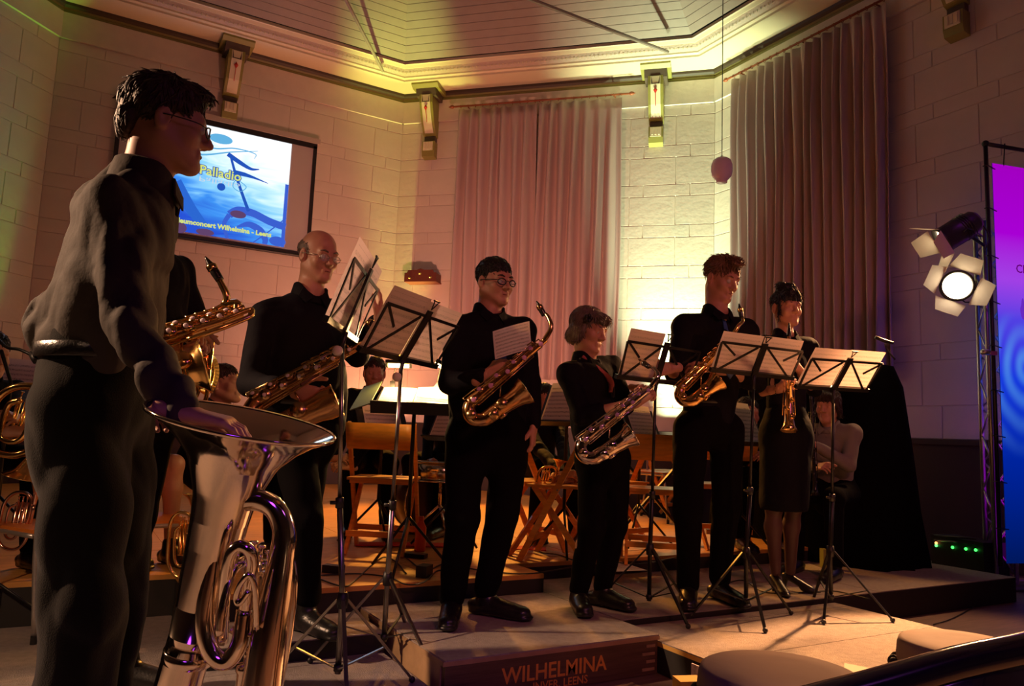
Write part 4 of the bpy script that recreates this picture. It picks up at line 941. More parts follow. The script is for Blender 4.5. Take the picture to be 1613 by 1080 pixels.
# ------------------------------------------------------------------ brass and reeds
BRASS = mat('brass_lacquer', (.95, .58, .20), .16, metal=1, bump=.02, scale=30); SILV = mat('silver_plate', (.86, .72, .58), .09, metal=1, bump=.015, scale=20)
PINKB = mat('pink_gold_lacquer', (.88, .50, .38), .18, metal=1); EBON = mat('ebonite', (.012, .010, .010), .25); PEARL = mat('key_pearl', (.75, .62, .66), .3); DKEY = mat('key_brass_dark', (.55, .36, .16), .25, metal=1)
def sax(label, T, B, s, k, neck, body=BRASS, keym=None, bell_l=.42, group='saxophones', width=1., padm=None, flare=1., knum=9, pr=1.):
    """T top of body tube, B its foot; s bell side; k tube size factor; neck: world points ending with mouthpiece tip"""
    T = A3(*T); B = A3(*B); a = unit(B-T); L = np.linalg.norm(B-T); s = unit(s-a*np.dot(s, a)); n = np.cross(a, s)
    if np.dot(n, CV(0, -1, 0)) < 0: n = -n                     # n points towards the hall
    keym = keym or body; W = .105*k
    root = empty('saxophone', B+a*.05, label, 'saxophone', group)
    R0, R1, R2 = .012*k, .030*k, .036*k
    path = [T, T+a*L*.5, B-a*W*.45]; rr = [R0, (R0+R1)/2, R1]
    for t in np.linspace(.12, .88, 6): th = PI*t; path.append(B-a*W*.45+s*(W/2-W/2*math.cos(th))+a*(W/2*math.sin(th)*1.1)); rr.append(R1+(R2-R1)*t)
    top = B-a*W*.45+s*W; BL = L*bell_l
    path += [top, top-a*BL*.5+s*.008*k]; rr += [R2, R2*1.12]
    MB().tube(path, rr, 16, 5, cap=False)
    p = np.array(path); seglen = np.r_[0, np.cumsum(np.linalg.norm(np.diff(p, axis=0), axis=1))]; ps = smoothpath(p, 5); ls = np.r_[0, np.cumsum(np.linalg.norm(np.diff(ps, axis=0), axis=1))]
    r_ = np.interp(ls/ls[-1], seglen/seglen[-1], rr); mb = MB()
    m = MB(); m.tube(ps, list(r_), 16, 1, cap=False); m.build('body_tube', body, root, True)
    q0 = top-a*BL*.5+s*.008*k; ba = unit(-a+s*.10)
    m = MB(); h = BL*.5; m.lathe([(R2*1.12, 0), (R2*1.22, h*.4), (R2*1.42, h*.7), (R2*1.75*flare, h*.92), (.066*k*flare, h*1.06), (.069*k*flare, h*1.09), (.066*k*flare, h*1.10), (R2*1.7*flare, h*.93), (R2*1.3, h*.6), (R2*1.0, 0)], q0, ba, 28)
    m.build('bell', body, root, True)
    # neck and mouthpiece
    N_ = [A3(*x) for x in neck]
    MB().tube([T+a*.02]+N_[:-1], [R0*1.02, R0, R0*.85, R0*.6], 12, 6).build('neck', body, root, True)
    mp, tip = N_[-2], N_[-1]; dd = tip-mp
    MB().tube([mp-dd*.12, mp+dd*.25, mp+dd*.6, tip], [.0125*k**.5, .014*k**.5, .011*k**.5, .003], 12, 4).build('mouthpiece', EBON, root, True)
    MB().lathe([(.0145*k**.5, 0), (.016*k**.5, .003), (.016*k**.5, .018), (.0145*k**.5, .021)], mp+dd*.35, dd, 12).build('ligature', body, root, True)
    # keywork
    cups = MB(); rods = MB(); pearls = MB()
    for i in range(knum):
        t = (i+.6)/knum; c = T+a*L*t*.94; r = (R0+(R1-R0)*t); ang = (.5 if i % 2 else -.15); o = n*math.cos(ang)-s*math.sin(ang)
        cups.lathe([(.0, .010*k), (r*.62, .010*k), (r*.66, .006*k), (r*.60, 0)], c+o*r, o, 14)
        pearls.lathe([(.0, .014*k), (.0045*k*pr, .0137*k), (.0065*k*pr, .0125*k), (.0065*k*pr, .010*k)], c+o*r+a*.004, o, 8)
    for c, o, r in ((top-a*BL*.12, n*.9+s*.4, .024), (top-a*BL*.42, n, .026), (B+s*W*.5+a*W*.05, n, .023), (top-a*BL*.28, s, .022)):
        o = unit(o); cups.lathe([(0, .016*k), (r*.9*k, .016*k), (r*k, .010*k), (r*.9*k, .004*k)], c+o*R2*.95, o, 16)
    for j, (o, e0, e1) in enumerate(((n*.8+s*.75, .08, .95), (n*.35+s, .2, .9), (n*.85-s*.6, .1, .8), (-s*.9+n*.3, .05, .7), (n*.2-s, .45, .97))):
        o = unit(o); rA = R0+.012*k; rB = R1+.010*k
        rods.tube([T+a*L*e0+o*(rA+(rB-rA)*e0), T+a*L*e1+o*(rA+(rB-rA)*e1)], .0030*k, 6)
        for t in np.linspace(e0, e1, 5): c = T+a*L*t; rods.tube([c+o*(R0+(R1-R0)*t)*.9, c+o*(rA+(rB-rA)*t)], .0028*k, 5)
    for i in range(4):
        t = .12+.09*i; c = T+a*L*t; o = unit(-s+n*.3); rods.tube([c+o*R0, c+o*(R0+.022*k), c+o*(R0+.026*k)+a*.03*k], .0032*k, 6, 3)
    for sgn in (1, -1):   # bell key guards
        c = top-a*BL*.25+n*sgn*R2
        rods.tube([c-s*.02*k, c+n*sgn*.022*k, c+s*.02*k+n*sgn*.01*k], .003*k, 6, 4)
    rods.tube([T+a*L*.62+s*R1*.9, top-a*BL*.5+s*.0-n*.0-s*R2], .004*k, 6)
    for b_, n_, m_ in ((cups, 'key_cups', keym), (rods, 'key_rods', keym), (pearls, 'key_pearls', padm or PEARL)): b_.build(n_, m_, root, True)['kind'] = 'stuff'
    return root
CAMW = CV(0, -1, 0)
sax('gold alto saxophone held by the person with black glasses on the podium', P(860, 535, 3.42), P(734, 640, 3.40), CV(.5, -.1, -.6), .95, [P(868, 516, 3.42), P(862, 497, 3.44), P(856, 494, 3.45), P(845, 474, 3.46)], mat('antique_brass', (.72, .42, .18), .18, metal=1), DKEY, .42, padm=mat('pink_pearl', (.60, .28, .55), .3), pr=1.8)
sax('silver alto saxophone held by the grey-haired person', P(1028, 608, 3.62), P(910, 700, 3.62), CV(.6, -.1, -.6), .95, [P(1036, 592, 3.62), P(1030, 580, 3.66), P(1020, 576, 3.7), P(1006, 566, 3.78)], SILV, SILV, .40, padm=mat('violet_pearl', (.45, .25, .55), .3), pr=1.6)
sax('small gold alto saxophone under the arm of the tall young person', P(1152, 536, 4.02), P(1066, 618, 3.98), CV(.7, -.3, -.5), .88, [P(1162, 515, 4.02), P(1170, 506, 4.04), P(1168, 498, 4.05), P(1164, 478, 4.06)], BRASS, BRASS, .36)
sax('large saxophone held flat across the balding person, bell over the hand', P(560, 548, 3.06), P(392, 640, 2.98), CV(.3, -.25, -1), 1.25, [P(585, 535, 3.08), P(598, 522, 3.12), P(592, 512, 3.16), P(575, 506, 3.2)], mat('old_brass', (.60, .34, .14), .25, metal=1), DKEY, .50, flare=.8, knum=12)
# baritone sax of the hidden player: long body with a looped top tube
bs = sax('big gold baritone saxophone rising beside the foreground man, mouthpiece upright', P(382, 494, 2.62), P(215, 548, 2.5), CV(.2, -.5, -1), 1.35, [P(372, 478, 2.62), P(340, 490, 2.62), P(312, 508, 2.60), P(330, 496, 2.6), P(352, 482, 2.62), P(357, 466, 2.62), P(348, 446, 2.62), P(344, 437, 2.62), P(323, 404, 2.62)], BRASS, BRASS, .30, knum=12)
MB().tube([P(300, 520, 2.52), P(350, 505, 2.56), P(392, 488, 2.60), P(397, 492, 2.60), P(390, 500, 2.58), P(340, 520, 2.52), P(295, 535, 2.5)], .009, 10, 5).build('top_loop', BRASS, bs, True)
MB().tube([P(296, 512, 2.54), P(345, 498, 2.58), P(385, 484, 2.62)], .011, 10, 5).build('upper_tube', BRASS, bs, True)
# straight soprano
def straight(label, a, b, name='soprano_saxophone', m=BRASS, r0=.010, r1=.026, fl=.046, cat='saxophone', mp=.085):
    a = A3(*a); b = A3(*b); d = unit(b-a); L = np.linalg.norm(b-a); root = empty(name, b, label, cat)
    MB().tube([a-d*mp, a-d*mp*.4, a], [.004, .011, .012], 12, 3).build('mouthpiece', EBON, root, True)
    MB().lathe([(r0, 0), (r0*1.2, L*.3), (r1*.85, L*.75), (r1, L*.9), (r1*1.2, L*.95), (fl, L), (fl*.96, L*1.003), (r1, L*.93), (r1*.8, L*.8)], a, d, 20).build('body_tube', m, root, True)
    n = unit(CAMW-d*np.dot(CAMW, d)); s = np.cross(d, n); c = MB(); r = MB()
    for i in range(9):
        t = .18+.085*i; R = r0+(r1-r0)*t; o = unit(n*.8+s*(.6 if i % 2 else -.3)); c.lathe([(0, .008), (R*.65, .008), (R*.7, .004), (R*.6, 0)], a+d*L*t+o*R, o, 12)
    for o in (n+s*.9, s-n*.1, n-s*.9): o = unit(o); r.tube([a+d*L*.12+o*(r0+.010), a+d*L*.85+o*(r1+.010)], .0026, 6); [r.tube([a+d*L*t+o*(r0+(r1-r0)*t)*.9, a+d*L*t+o*(r0+(r1-r0)*t+.010)], .0024, 5) for t in (.15, .35, .55, .75)]
    c.build('key_cups', m, root, True)['kind'] = 'stuff'; r.build('key_rods', m, root, True)['kind'] = 'stuff'; return root
straight('straight soprano saxophone held by the person in the black dress', P(1243, 530, 4.33), P(1243, 678, 4.20))

# tuba in the foreground
tb = empty('tuba', P(360, 1290, 1.6)*A3(1, 1, 0)+A3(0, 0, -.1), 'large silver tuba standing upright in the left foreground, wide bell on top', 'tuba')
rim = P(383, 663, 1.60); adir = unit(CV(-.19, .11, -1.0))
def TB(x, y, d=1.6): return P(x, y, d)
bell = [(.188, .0), (.191, -.003), (.191, .004), (.186, .007), (.160, .020), (.128, .045), (.096, .080), (.074, .120), (.064, .165), (.057, .23), (.053, .32), (.048, .42), (.046, .50)]
MB().lathe(bell+[(.0455, .50), (.052, .32), (.062, .165), (.094, .080), (.126, .043), (.158, .018), (.187, .0)], rim, adir, 56).build('bell', SILV, tb, True)
MB().lathe([(.187, -.002), (.192, -.004), (.194, .0), (.192, .005), (.187, .006)], rim, adir, 56).build('bell_rim', SILV, tb, True)
e = rim+adir*.50
MB().lathe([(.0475, -.012), (.051, -.010), (.051, .010), (.0475, .012)], e, adir, 32).build('ferrule', SILV, tb, True)
MB().tube([e-adir*.08, e+adir*.15, TB(322, 1235), TB(352, 1290), TB(392, 1240), TB(405, 1130), TB(424, 1000), TB(443, 880), TB(447, 835), TB(432, 800), TB(403, 787), TB(369, 797), TB(347, 834), TB(334, 900), TB(321, 975), TB(331, 1024), TB(356, 1042), TB(377, 1012), TB(385, 960)],
    [.046, .048, .050, .050, .047, .043, .036, .027, .0235, .0225, .022, .0215, .021, .0195, .018, .018, .0175, .017, .016], 20, 7).build('main_tube', SILV, tb, True)
MB().tube([TB(385, 965, 1.6), TB(392, 915, 1.58), TB(398, 885, 1.57), TB(392, 866, 1.56), TB(378, 860, 1.56), TB(364, 872, 1.56), TB(357, 905, 1.57), TB(352, 960, 1.6), TB(350, 1010, 1.64)], .0125, 14, 6).build('inner_loop', SILV, tb, True)
MB().tube([TB(404, 990, 1.56), TB(402, 930, 1.54), TB(393, 905, 1.53), TB(380, 918, 1.53), TB(372, 940, 1.54), TB(377, 950, 1.54), TB(392, 930, 1.54)], .006, 10, 6).build('tuning_slide', SILV, tb, True)
MB().tube([TB(372, 890, 1.66), TB(390, 880, 1.66), TB(405, 895, 1.66), TB(402, 960, 1.66), TB(385, 1000, 1.66), TB(365, 990, 1.66)], .009, 10, 6).build('slide_tube', SILV, tb, True)
MB().tube([TB(345, 1000, 1.56), TB(352, 950, 1.56), TB(368, 900, 1.58), TB(385, 885, 1.6)], .008, 10, 6).build('lead_pipe', SILV, tb, True)
MB().tube([TB(446, 860, 1.6), TB(458, 880, 1.62), TB(463, 920, 1.62), TB(455, 1000, 1.63), TB(440, 1080, 1.64)], .008, 10, 6).build('lead_pipe', SILV, tb, True)
for k, (x, y) in enumerate(((412, 858), (424, 866), (400, 852), (388, 1020))):
    c = TB(x, y, 1.72 if k < 3 else 1.66); v = MB(); v.lathe([(0, .0), (.010, .0), (.010, -.006), (.004, -.008), (.004, -.03), (.017, -.032), (.019, -.045), (.016, -.05), (.016, -.17), (.019, -.175), (.0, -.18)], c, ZZ, 16); v.build('valve', SILV, tb, True)
for (p, q_) in (((320, 930), (338, 915)), ((318, 985), (312, 990)), ((440, 900), (398, 905)), ((345, 845), (318, 840)), ((425, 1000), (388, 1000))):
    MB().tube([TB(*p), TB(*q_)], .005, 8).build('brace', SILV, tb, True)

# smaller brass among the band
def brass_loop(label, c, R, h, d, m, name='trumpet', cat='trumpet', flare=.06, tilt=0., bellup=True, grp='small brass instruments', ang=0.):
    """compact valved brass: oval loop of tube, bell, three valves; c centre, R half width, h half height"""
    X = unit(CV(math.cos(ang), math.sin(ang), 0)); up = unit(ZZ+X*tilt); root = empty(name, c-ZZ*h, label, cat, grp)
    Q = lambda a, b, o=0: c+X*a*R+up*b*h+np.cross(X, up)*o
    MB().tube([Q(1, .6), Q(1, -.4), Q(.75, -.85), Q(.2, -1), Q(-.5, -.9), Q(-.95, -.55), Q(-1, 0), Q(-.95, .6), Q(-.5, .95), Q(.2, 1), Q(.7, .82), Q(.85, .4), Q(.8, -.2)], d, 12, 5).build('main_tube', m, root, True)
    MB().tube([Q(.5, .5, .02), Q(.5, -.4, .02), Q(.1, -.62, .02), Q(-.35, -.4, .02), Q(-.4, .4, .02), Q(0, .6, .02)], d*.8, 10, 5).build('tuning_slide', m, root, True)
    s = 1 if bellup else -1
    MB().lathe([(d*1.1, 0), (d*1.4, h*.4), (flare*.45, h*.75), (flare*.7, h*.9), (flare, h), (flare*1.02, h*1.01), (flare*.95, h), (flare*.6, h*.86), (d, h*.3)], Q(1, .6*s), up*s, 24).build('bell', m, root, True)
    for k in (-1, 0, 1):
        v = MB(); v.lathe([(0, h*.75), (.008, h*.75), (.003, h*.72), (.003, h*.55), (.010, h*.53), (.010, -h*.4), (.012, -h*.45), (0, -h*.46)], Q(k*.28, .1, -.025), up, 12); v.build('valve', m, root, True)
    return root
# ------------------------------------------------------------------ music stands
def staffmat(name, col, ink=.35, lines=9.):
    m = mat(name, col, .8); nt, b = nodes(m); N = nt.nodes.new; Lk = nt.links.new
    uv = N('ShaderNodeUVMap'); sp = N('ShaderNodeSeparateXYZ'); Lk(uv.outputs[0], sp.inputs[0])
    def mth(op, a, b_=None, c=None):
        x = N('ShaderNodeMath'); x.operation = op
        for i, v in enumerate((a, b_, c)):
            if v is None: continue
            if isinstance(v, (int, float)): x.inputs[i].default_value = v
            else: Lk(v, x.inputs[i])
        return x.outputs[0]
    fy = mth('FRACT', mth('MULTIPLY', sp.outputs[1], lines))
    band = mth('MULTIPLY', mth('GREATER_THAN', fy, .30), mth('LESS_THAN', fy, .72))
    ln = mth('LESS_THAN', mth('FRACT', mth('MULTIPLY', fy, 12.)), .30)
    no = N('ShaderNodeTexNoise'); no.inputs['Scale'].default_value = 1; mp = N('ShaderNodeMapping'); mp.inputs['Scale'].default_value = (60, lines*3.2, 1); Lk(uv.outputs[0], mp.inputs[0]); Lk(mp.outputs[0], no.inputs[0])
    nt_ = mth('GREATER_THAN', no.outputs[0], .56)
    ex = mth('MULTIPLY', mth('GREATER_THAN', sp.outputs[0], .05), mth('LESS_THAN', sp.outputs[0], .95)); ey = mth('MULTIPLY', mth('GREATER_THAN', sp.outputs[1], .05), mth('LESS_THAN', sp.outputs[1], .93))
    k = mth('MULTIPLY', mth('MULTIPLY', band, mth('MAXIMUM', ln, nt_)), mth('MULTIPLY', ex, ey))
    mx = N('ShaderNodeMix'); mx.data_type = 'RGBA'; mx.inputs[6].default_value = (*col, 1); mx.inputs[7].default_value = (*[c*ink for c in col], 1)
    Lk(k, mx.inputs[0]); Lk(mx.outputs[2], b.inputs['Base Color'])
    tr = N('ShaderNodeBsdfTranslucent'); Lk(mx.outputs[2], tr.inputs[0]); ms = N('ShaderNodeMixShader'); ms.inputs[0].default_value = .38
    out = [x for x in nt.nodes if x.type == 'OUTPUT_MATERIAL'][0]; Lk(b.outputs[0], ms.inputs[1]); Lk(tr.outputs[0], ms.inputs[2]); Lk(ms.outputs[0], out.inputs[0]); return m
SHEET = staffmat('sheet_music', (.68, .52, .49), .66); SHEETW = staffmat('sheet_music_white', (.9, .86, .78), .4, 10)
def sheet(label, o, X, Y, bend=.0, m=None, group=None, cat='sheet music', nrm=None):
    """paper with corner o and edges X, Y; slightly curled"""
    n = unit(np.cross(X, Y)); V = []; F = []; UV = []; nx, ny = 6, 6
    for j in range(ny+1):
        for i in range(nx+1): u, v = i/nx, j/ny; V.append(o+X*u+Y*v+n*bend*(math.sin(u*PI)*.5+v*v))
    for j in range(ny):
        for i in range(nx):
            a = j*(nx+1)+i; F.append((a, a+1, a+nx+2, a+nx+1)); UV += [(i/nx, j/ny), ((i+1)/nx, j/ny), ((i+1)/nx, (j+1)/ny), (i/nx, (j+1)/ny)]
    V = np.array(V); org = o+X/2
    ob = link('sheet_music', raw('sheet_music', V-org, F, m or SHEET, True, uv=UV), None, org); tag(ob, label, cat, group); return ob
STEEL = mat('stand_steel', (.30, .29, .28), .28, metal=1)
KNOB = mat('white_knob', (.75, .70, .64), .4)
def wire_stand(label, D, C, A, hub, zf, sheets, feet, poles=STEEL, knob=False, lbl='', hubh=.33, grp='folding music stands in the front row', side=1, cover=False, sub=.72):
    """D,C: lower desk corners, A: upper corner above D; hub: foot of the column (x,y)"""
    D, C, A = A3(*D), A3(*C), A3(*A); X = C-D; Y = A-D; B = A+X; n = unit(np.cross(X, Y)); n = n if np.dot(n, CAMP-D) > 0 else -n   # n: towards camera (back of the desk)
    base = A3(hub[0], hub[1], zf); root = empty('music_stand', base, label, 'music stand', grp)
    mid = D+X*.5; Y3 = Y*.74
    MB().beam(D-X*.02+n*.006, C+X*.02+n*.006, .022, .020, n).build('desk_ledge', BLACK, root)
    b0 = mid+n*.018; b1 = D+X*.5+Y*.86+n*.018
    MB().beam(mid-Y*.06+n*.018, mid+Y*.84+n*.018, .034, .010, n).build('centre_bar', BLACK, root)
    m = MB(); m.tube([b1, b1+Y*.10+X*.03, b1+Y*.16+X*.04], .0028, 6, 3); m.tube([b1, b1+Y*.10+X*-.01, b1+Y*.16+X*-.02], .0028, 6, 3); m.beam(b1+Y*.15-X*.03, b1+Y*.15+X*.05, .006, .006, n); m.build('page_clip', BLACK, root)
    o = n*.012; c75 = D+X*.5+Y3+o
    for a_, b_ in ((D+Y3+X*.0+o, c75), (c75, C+Y3-X*.0+o), (D+X*.02+o, D+Y3+o), (C-X*.02+o, C+Y3+o)): MB().beam(a_, b_, .013, .005, n).build('desk_arm', BLACK, root)
    for a_, b_ in ((D+X*.04+o, D+X*.44+Y3*.96+o), (C-X*.06+o, D+X*.56+Y3*.96+o), (D+Y3*.98+X*.02+o, D+X*.20+Y3*.60+o), (C-X*.03+Y3*.95+o, D+X*.80+Y3*.60+o)): MB().beam(a_, b_, .0115, .005, n).build('desk_strut', BLACK, root)
    topc = mid-ZZ*.05+n*.01; k0 = A3(base[0], base[1], 0)
    top = A3(topc[0], topc[1], topc[2]-.03)
    MB().tube([mid+n*.02, topc, top], .009, 8).build('tilt_joint', BLKP, root, True)
    hubp = base+ZZ*hubh
    MB().tube([base+ZZ*.07, hubp, base+(top-base)*.55], .0115, 12).build('lower_tube', poles, root, True); MB().tube([base+(top-base)*.54, top], .008, 12).build('upper_tube', poles, root, True)
    MB().lathe([(.0115, -.02), (.016, -.018), (.016, .018), (.0115, .02)], base+(top-base)*.55, top-base, 12).build('height_clamp', BLKP, root, True)
    kn = base+(top-base)*.55; MB().tube([kn, kn+CV(-1, -.3, 0)*.035], .007, 8).build('clamp_knob', BLKP, root, True)
    if knob: kc = top+CV(-.4, -.9, 0)*.02; MB().lathe([(0, .022), (.014, .022), (.019, .016), (.019, .004), (.016, 0), (0, 0)], kc, CV(-.3, -1, 0), 16).build('tilt_knob', KNOB, root, True)
    MB().lathe([(.012, -.03), (.018, -.028), (.022, 0), (.018, .028), (.012, .03)], hubp, ZZ, 14).build('hub', BLKP, root, True)
    low = base+ZZ*.09; MB().lathe([(.012, -.012), (.017, -.01), (.017, .01), (.012, .012)], low, ZZ, 12).build('lower_hub', BLKP, root, True)
    for fa in feet:
        dd = CV(math.cos(fa), math.sin(fa), 0); f = base+dd*.30+ZZ*.012; h = hubp+dd*.02
        MB().beam(h, f, .014, .009, dd).build('leg', poles, root)
        q = h+(f-h)*.58; MB().beam(low+dd*.015, q, .010, .005, dd).build('leg_brace', poles, root)
        MB().ball(f, .013, 8, 6).build('rubber_foot', BLKP, root, True)
    off = -n*.004
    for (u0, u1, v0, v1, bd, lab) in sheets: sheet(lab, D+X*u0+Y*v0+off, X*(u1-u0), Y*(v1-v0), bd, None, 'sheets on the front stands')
    return root
def dsk(bl, d1, br, d2, tl, dA): return P(*bl, d1), P(*br, d2), P(*tl, dA)
D, C, A = dsk((512, 501), 2.56, (558, 534), 3.16, (548, 392), 2.55); 
A = D+(P(567, 372, 2.57)-D)
g = G(530, 1092, -.1); wire_stand('leftmost folding music stand, desk turned edge-on beside the balding person', D, C, A, g, -.1, [(.0, .98, .03, 1.0, .004, 'steeply angled page of music on the leftmost stand')], (2.9, 5.05, .55), STEEL, True)
D, C, A = dsk((566, 548), 2.92, (684, 575), 3.46, (622, 449), 2.86)
g = G(603, 1037, -.1); wire_stand('second music stand from the left, white knob under two spread pages', D, C, A, g, -.1, [(.0, .49, .03, 1.0, .003, 'left page of music on the second stand'), (.50, 1.0, .03, .96, -.003, 'right page of music on the second stand')], (3.5, 5.6, 1.3), STEEL, True)
D, C, A = dsk((971, 592), 3.78, (1085, 605), 4.10, (992, 516), 3.70)
g = G(1022, 968, -.03); wire_stand('middle music stand with one page, in front of the grey-haired person', D, C, A, g, -.03, [(.02, .48, .03, 1.0, .003, 'single page of music on the left of the middle stand')], (2.9, 5.2, .6), BLACK)
D, C, A = dsk((1120, 581), 3.92, (1246, 594), 4.16, (1140.5, 521), 3.82)
g = G(1175, 973, -.03); wire_stand('fourth music stand, two pages, between the tall person and the dress wearer', D, C, A, g, -.03, [(.0, .49, .03, 1.0, .003, 'left page of music on the fourth stand'), (.51, 1.0, .03, 1.0, -.003, 'right page of music on the fourth stand')], (3.3, 4.71, .4), BLACK)
D, C, A = dsk((1254, 607), 4.08, (1364, 613), 4.26, (1285, 547), 3.94)
g = G(1309, 966, -.03); wire_stand('rightmost music stand, two pages, in front of the black draped equipment', D, C, A, g, -.03, [(.0, .49, .03, 1.0, .003, 'left page of music on the rightmost stand'), (.50, 1.0, .03, 1.0, -.002, 'right page of music on the rightmost stand')], (4.2, 5.75, 1.5), BLACK)
# loose sheet in the hand of the podium player
a, b, c = P(780, 566, 3.38), P(838, 549, 3.42), P(775, 524, 3.40); sheet('curled page of music in the hand of the person on the podium', a, b-a, c-a, .02, staffmat('sheet_music_loose', (.86, .78, .76), .35, 8))

# solid orchestral stands of the band with clip lights
def band_stand(label, px, d, zf=.1, w=.52, h=.34, f=CAMW, tilt=.5, top=None, lamps=(), lit=True, bars=True):
    c = P(*px, d); X = unit(np.cross(f, ZZ))*-1; Y = unit(-f*math.sin(PI/2-tilt)+ZZ*math.sin(tilt)); n = unit(np.cross(X, Y)); n = n if n[2] > 0 else -n
    root = empty('music_stand', (c[0], c[1], zf), label, 'music stand', 'music stands of the seated band')
    MB().box(c+Y*h/2-n*.01, (w, h, .008), (X, Y, n)).build('desk_plate', BLKP, root); MB().box(c+n*.02, (w, .01, .07), (X, Y, n)).build('desk_ledge', BLKP, root)
    MB().tube([c+Y*h*.35-n*.02, c+Y*h*.3-n*.05-ZZ*.05, A3(*(c+Y*h*.3-n*.05)[:2], zf+.30)], .011, 10).build('column', BLACK, root, True)
    cc = (c+Y*h*.3-n*.05)[:2]
    for k in range(3): t = 2*PI*k/3+px[0]*.1; MB().tube([A3(*cc, zf+.30), A3(cc[0]+.26*math.cos(t), cc[1]+.26*math.sin(t), zf+.015)], .008, 8).build('leg', BLACK, root, True)
    return root, c, X, Y, n
WARM = flat_em('lamp_warm_glow', (1, .62, .22), 14)
def clip_light(label, root_c, head, aim, e=7):
    root = empty('stand_light', root_c, label, 'lamp', 'clip-on stand lights')
    mid = (root_c+head)/2+ZZ*.05
    MB().tube([root_c, root_c+ZZ*.04, mid, head], .0045, 8, 6).build('gooseneck', STEEL, root, True)
    a = unit(aim-head); X = unit(CV(1, .1, 0)-a*np.dot(CV(1, .1, 0), a)); Y = np.cross(a, X)
    MB().box(head, (.15, .045, .022), (X, Y, a)).build('lamp_head', BLKP, root); MB().box(head+a*.0125, (.12, .03, .004), (X, Y, a)).build('lamp_tube', WARM, root)
    MB().box(root_c, (.03, .04, .05), (X, Y, a)).build('clip', BLKP, root)
    l = light('AREA', 'stand_lamp', tuple(head+a*.03), e, (1, .55, .2), tuple(aim), .10); return root
r, c, X, Y, n = band_stand('wide black orchestra stand with brightly lit open score, left of the podium player', (648, 648), 4.1, w=.44, h=.38, tilt=.40)
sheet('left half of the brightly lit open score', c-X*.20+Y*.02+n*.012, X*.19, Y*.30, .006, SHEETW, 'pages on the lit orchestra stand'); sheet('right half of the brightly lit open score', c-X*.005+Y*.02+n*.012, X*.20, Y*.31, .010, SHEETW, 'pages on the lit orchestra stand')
sp_ = MB()
for k in range(26): q = c+X*(.01+.007*k)+Y*(.16-.0012*k)+n*.022; sp_.tube([q-Y*.005, q+n*.006, q+Y*.005], .0016, 5, 2)
tag(sp_.build('spiral_binding', BLKP), 'black spiral binding lying across the lit score', 'binding')
clip_light('glowing clip light over the lit score, right of the second stand', c+X*.10+Y*.36+n*.01, c+X*.135+Y*.34+n*.155, c+X*.0+Y*.1, 9)
clip_light('clip light at the left end of the lit score', c-X*.16+Y*.36+n*.01, c-X*.12+Y*.34+n*.155, c-X*.1+Y*.1, 5)
GREENF = mat('green_folder', (.10, .14, .05), .6)
a = c-X*.235+Y*.0+n*.015; tag(MB().box(a+Y*.18-X*.04, (.12, .36, .006), (unit(X+n*.4), Y, unit(n-X*.4))).build('folder', GREENF), 'green folder leaning open at the left of the lit score', 'folder')
for i, (px, d, lab) in enumerate((((880, 668), 5.0, 'white-edged band stand between the podium player and the grey-haired person'), ((1022, 700), 5.6, 'band stand seen between the grey-haired and the tall person'), ((612, 705), 5.15, 'band stand below the lit score at the left'), ((700, 692), 5.25, 'band stand behind the podium player at left'), ((1185, 700), 5.15, 'band stand behind the dress wearer'), ((20, 640), 4.4, 'band stand at the far left edge'))):
    r, c, X, Y, n = band_stand(lab, px, d, w=.40, h=.28, f=unit(CAMW+CV((-.5, .4, .3, -.2, .2, .9)[i], 0, 0)), tilt=1.15)
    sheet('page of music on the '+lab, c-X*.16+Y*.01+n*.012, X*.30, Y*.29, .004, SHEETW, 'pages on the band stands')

# ------------------------------------------------------------------ chairs
CHW = mat('chair_beech', (.82, .33, .045), .38, bump=.05, scale=20, var=.15, vscale=10, stretch=(1, 1, 6), coat=.3)
def folding_chair():
    root = empty('folding_chair', (0, 0, 0), 'x', 'chair', 'wooden folding chairs of the band')   # faces +y, back at -y
    for s in (-1, 1):
        MB().beam((s*.205, -.20, .80), (s*.205, .20, .0), .036, .020, (1, 0, 0)).build('front_leg', CHW, root)
        MB().beam((s*.175, .13, .455), (s*.175, -.22, .0), .034, .020, (1, 0, 0)).build('rear_leg', CHW, root)
    sb = MB(); V = []; F = []; nx = 8
    for zz in (.64, .80):
        for i in range(nx+1): u = i/nx-.5; y = -.175-(zz-.64)*.5-.03*(1-4*u*u); V += [(u*.43, y, zz), (u*.43, y+.012, zz)]
    w = 2*(nx+1)
    for i in range(nx): a = 2*i; F += [(a, a+2, w+a+2, w+a), (a+1, w+a+1, w+a+3, a+3), (w+a, w+a+2, w+a+3, w+a+1), (a, a+1, a+3, a+2)]
    F += [(0, w, w+1, 1), (2*nx, 2*nx+1, w+2*nx+1, w+2*nx)]
    sb.add(V, F).build('backrest', CHW, root, True)
    MB().box((0, -.01, .458), (.40, .36, .016)).build('seat', CHW, root)
    MB().box((0, -.20, .13), (.36, .018, .035)).build('stretcher', CHW, root); MB().box((0, .145, .13), (.42, .018, .035)).build('stretcher', CHW, root); MB().box((0, -.165, .445), (.37, .018, .03)).build('seat_rail', CHW, root)
    for s in (-1, 1): MB().tube([(s*.17, -.03, .44), (s*.22, -.03, .44)], .006, 8).build('pivot_bolt', STEEL, root)
    return root
fc = folding_chair(); first = True
def yawc(r, a): v = CV(r, a, 0); return math.atan2(v[1], v[0])-PI/2
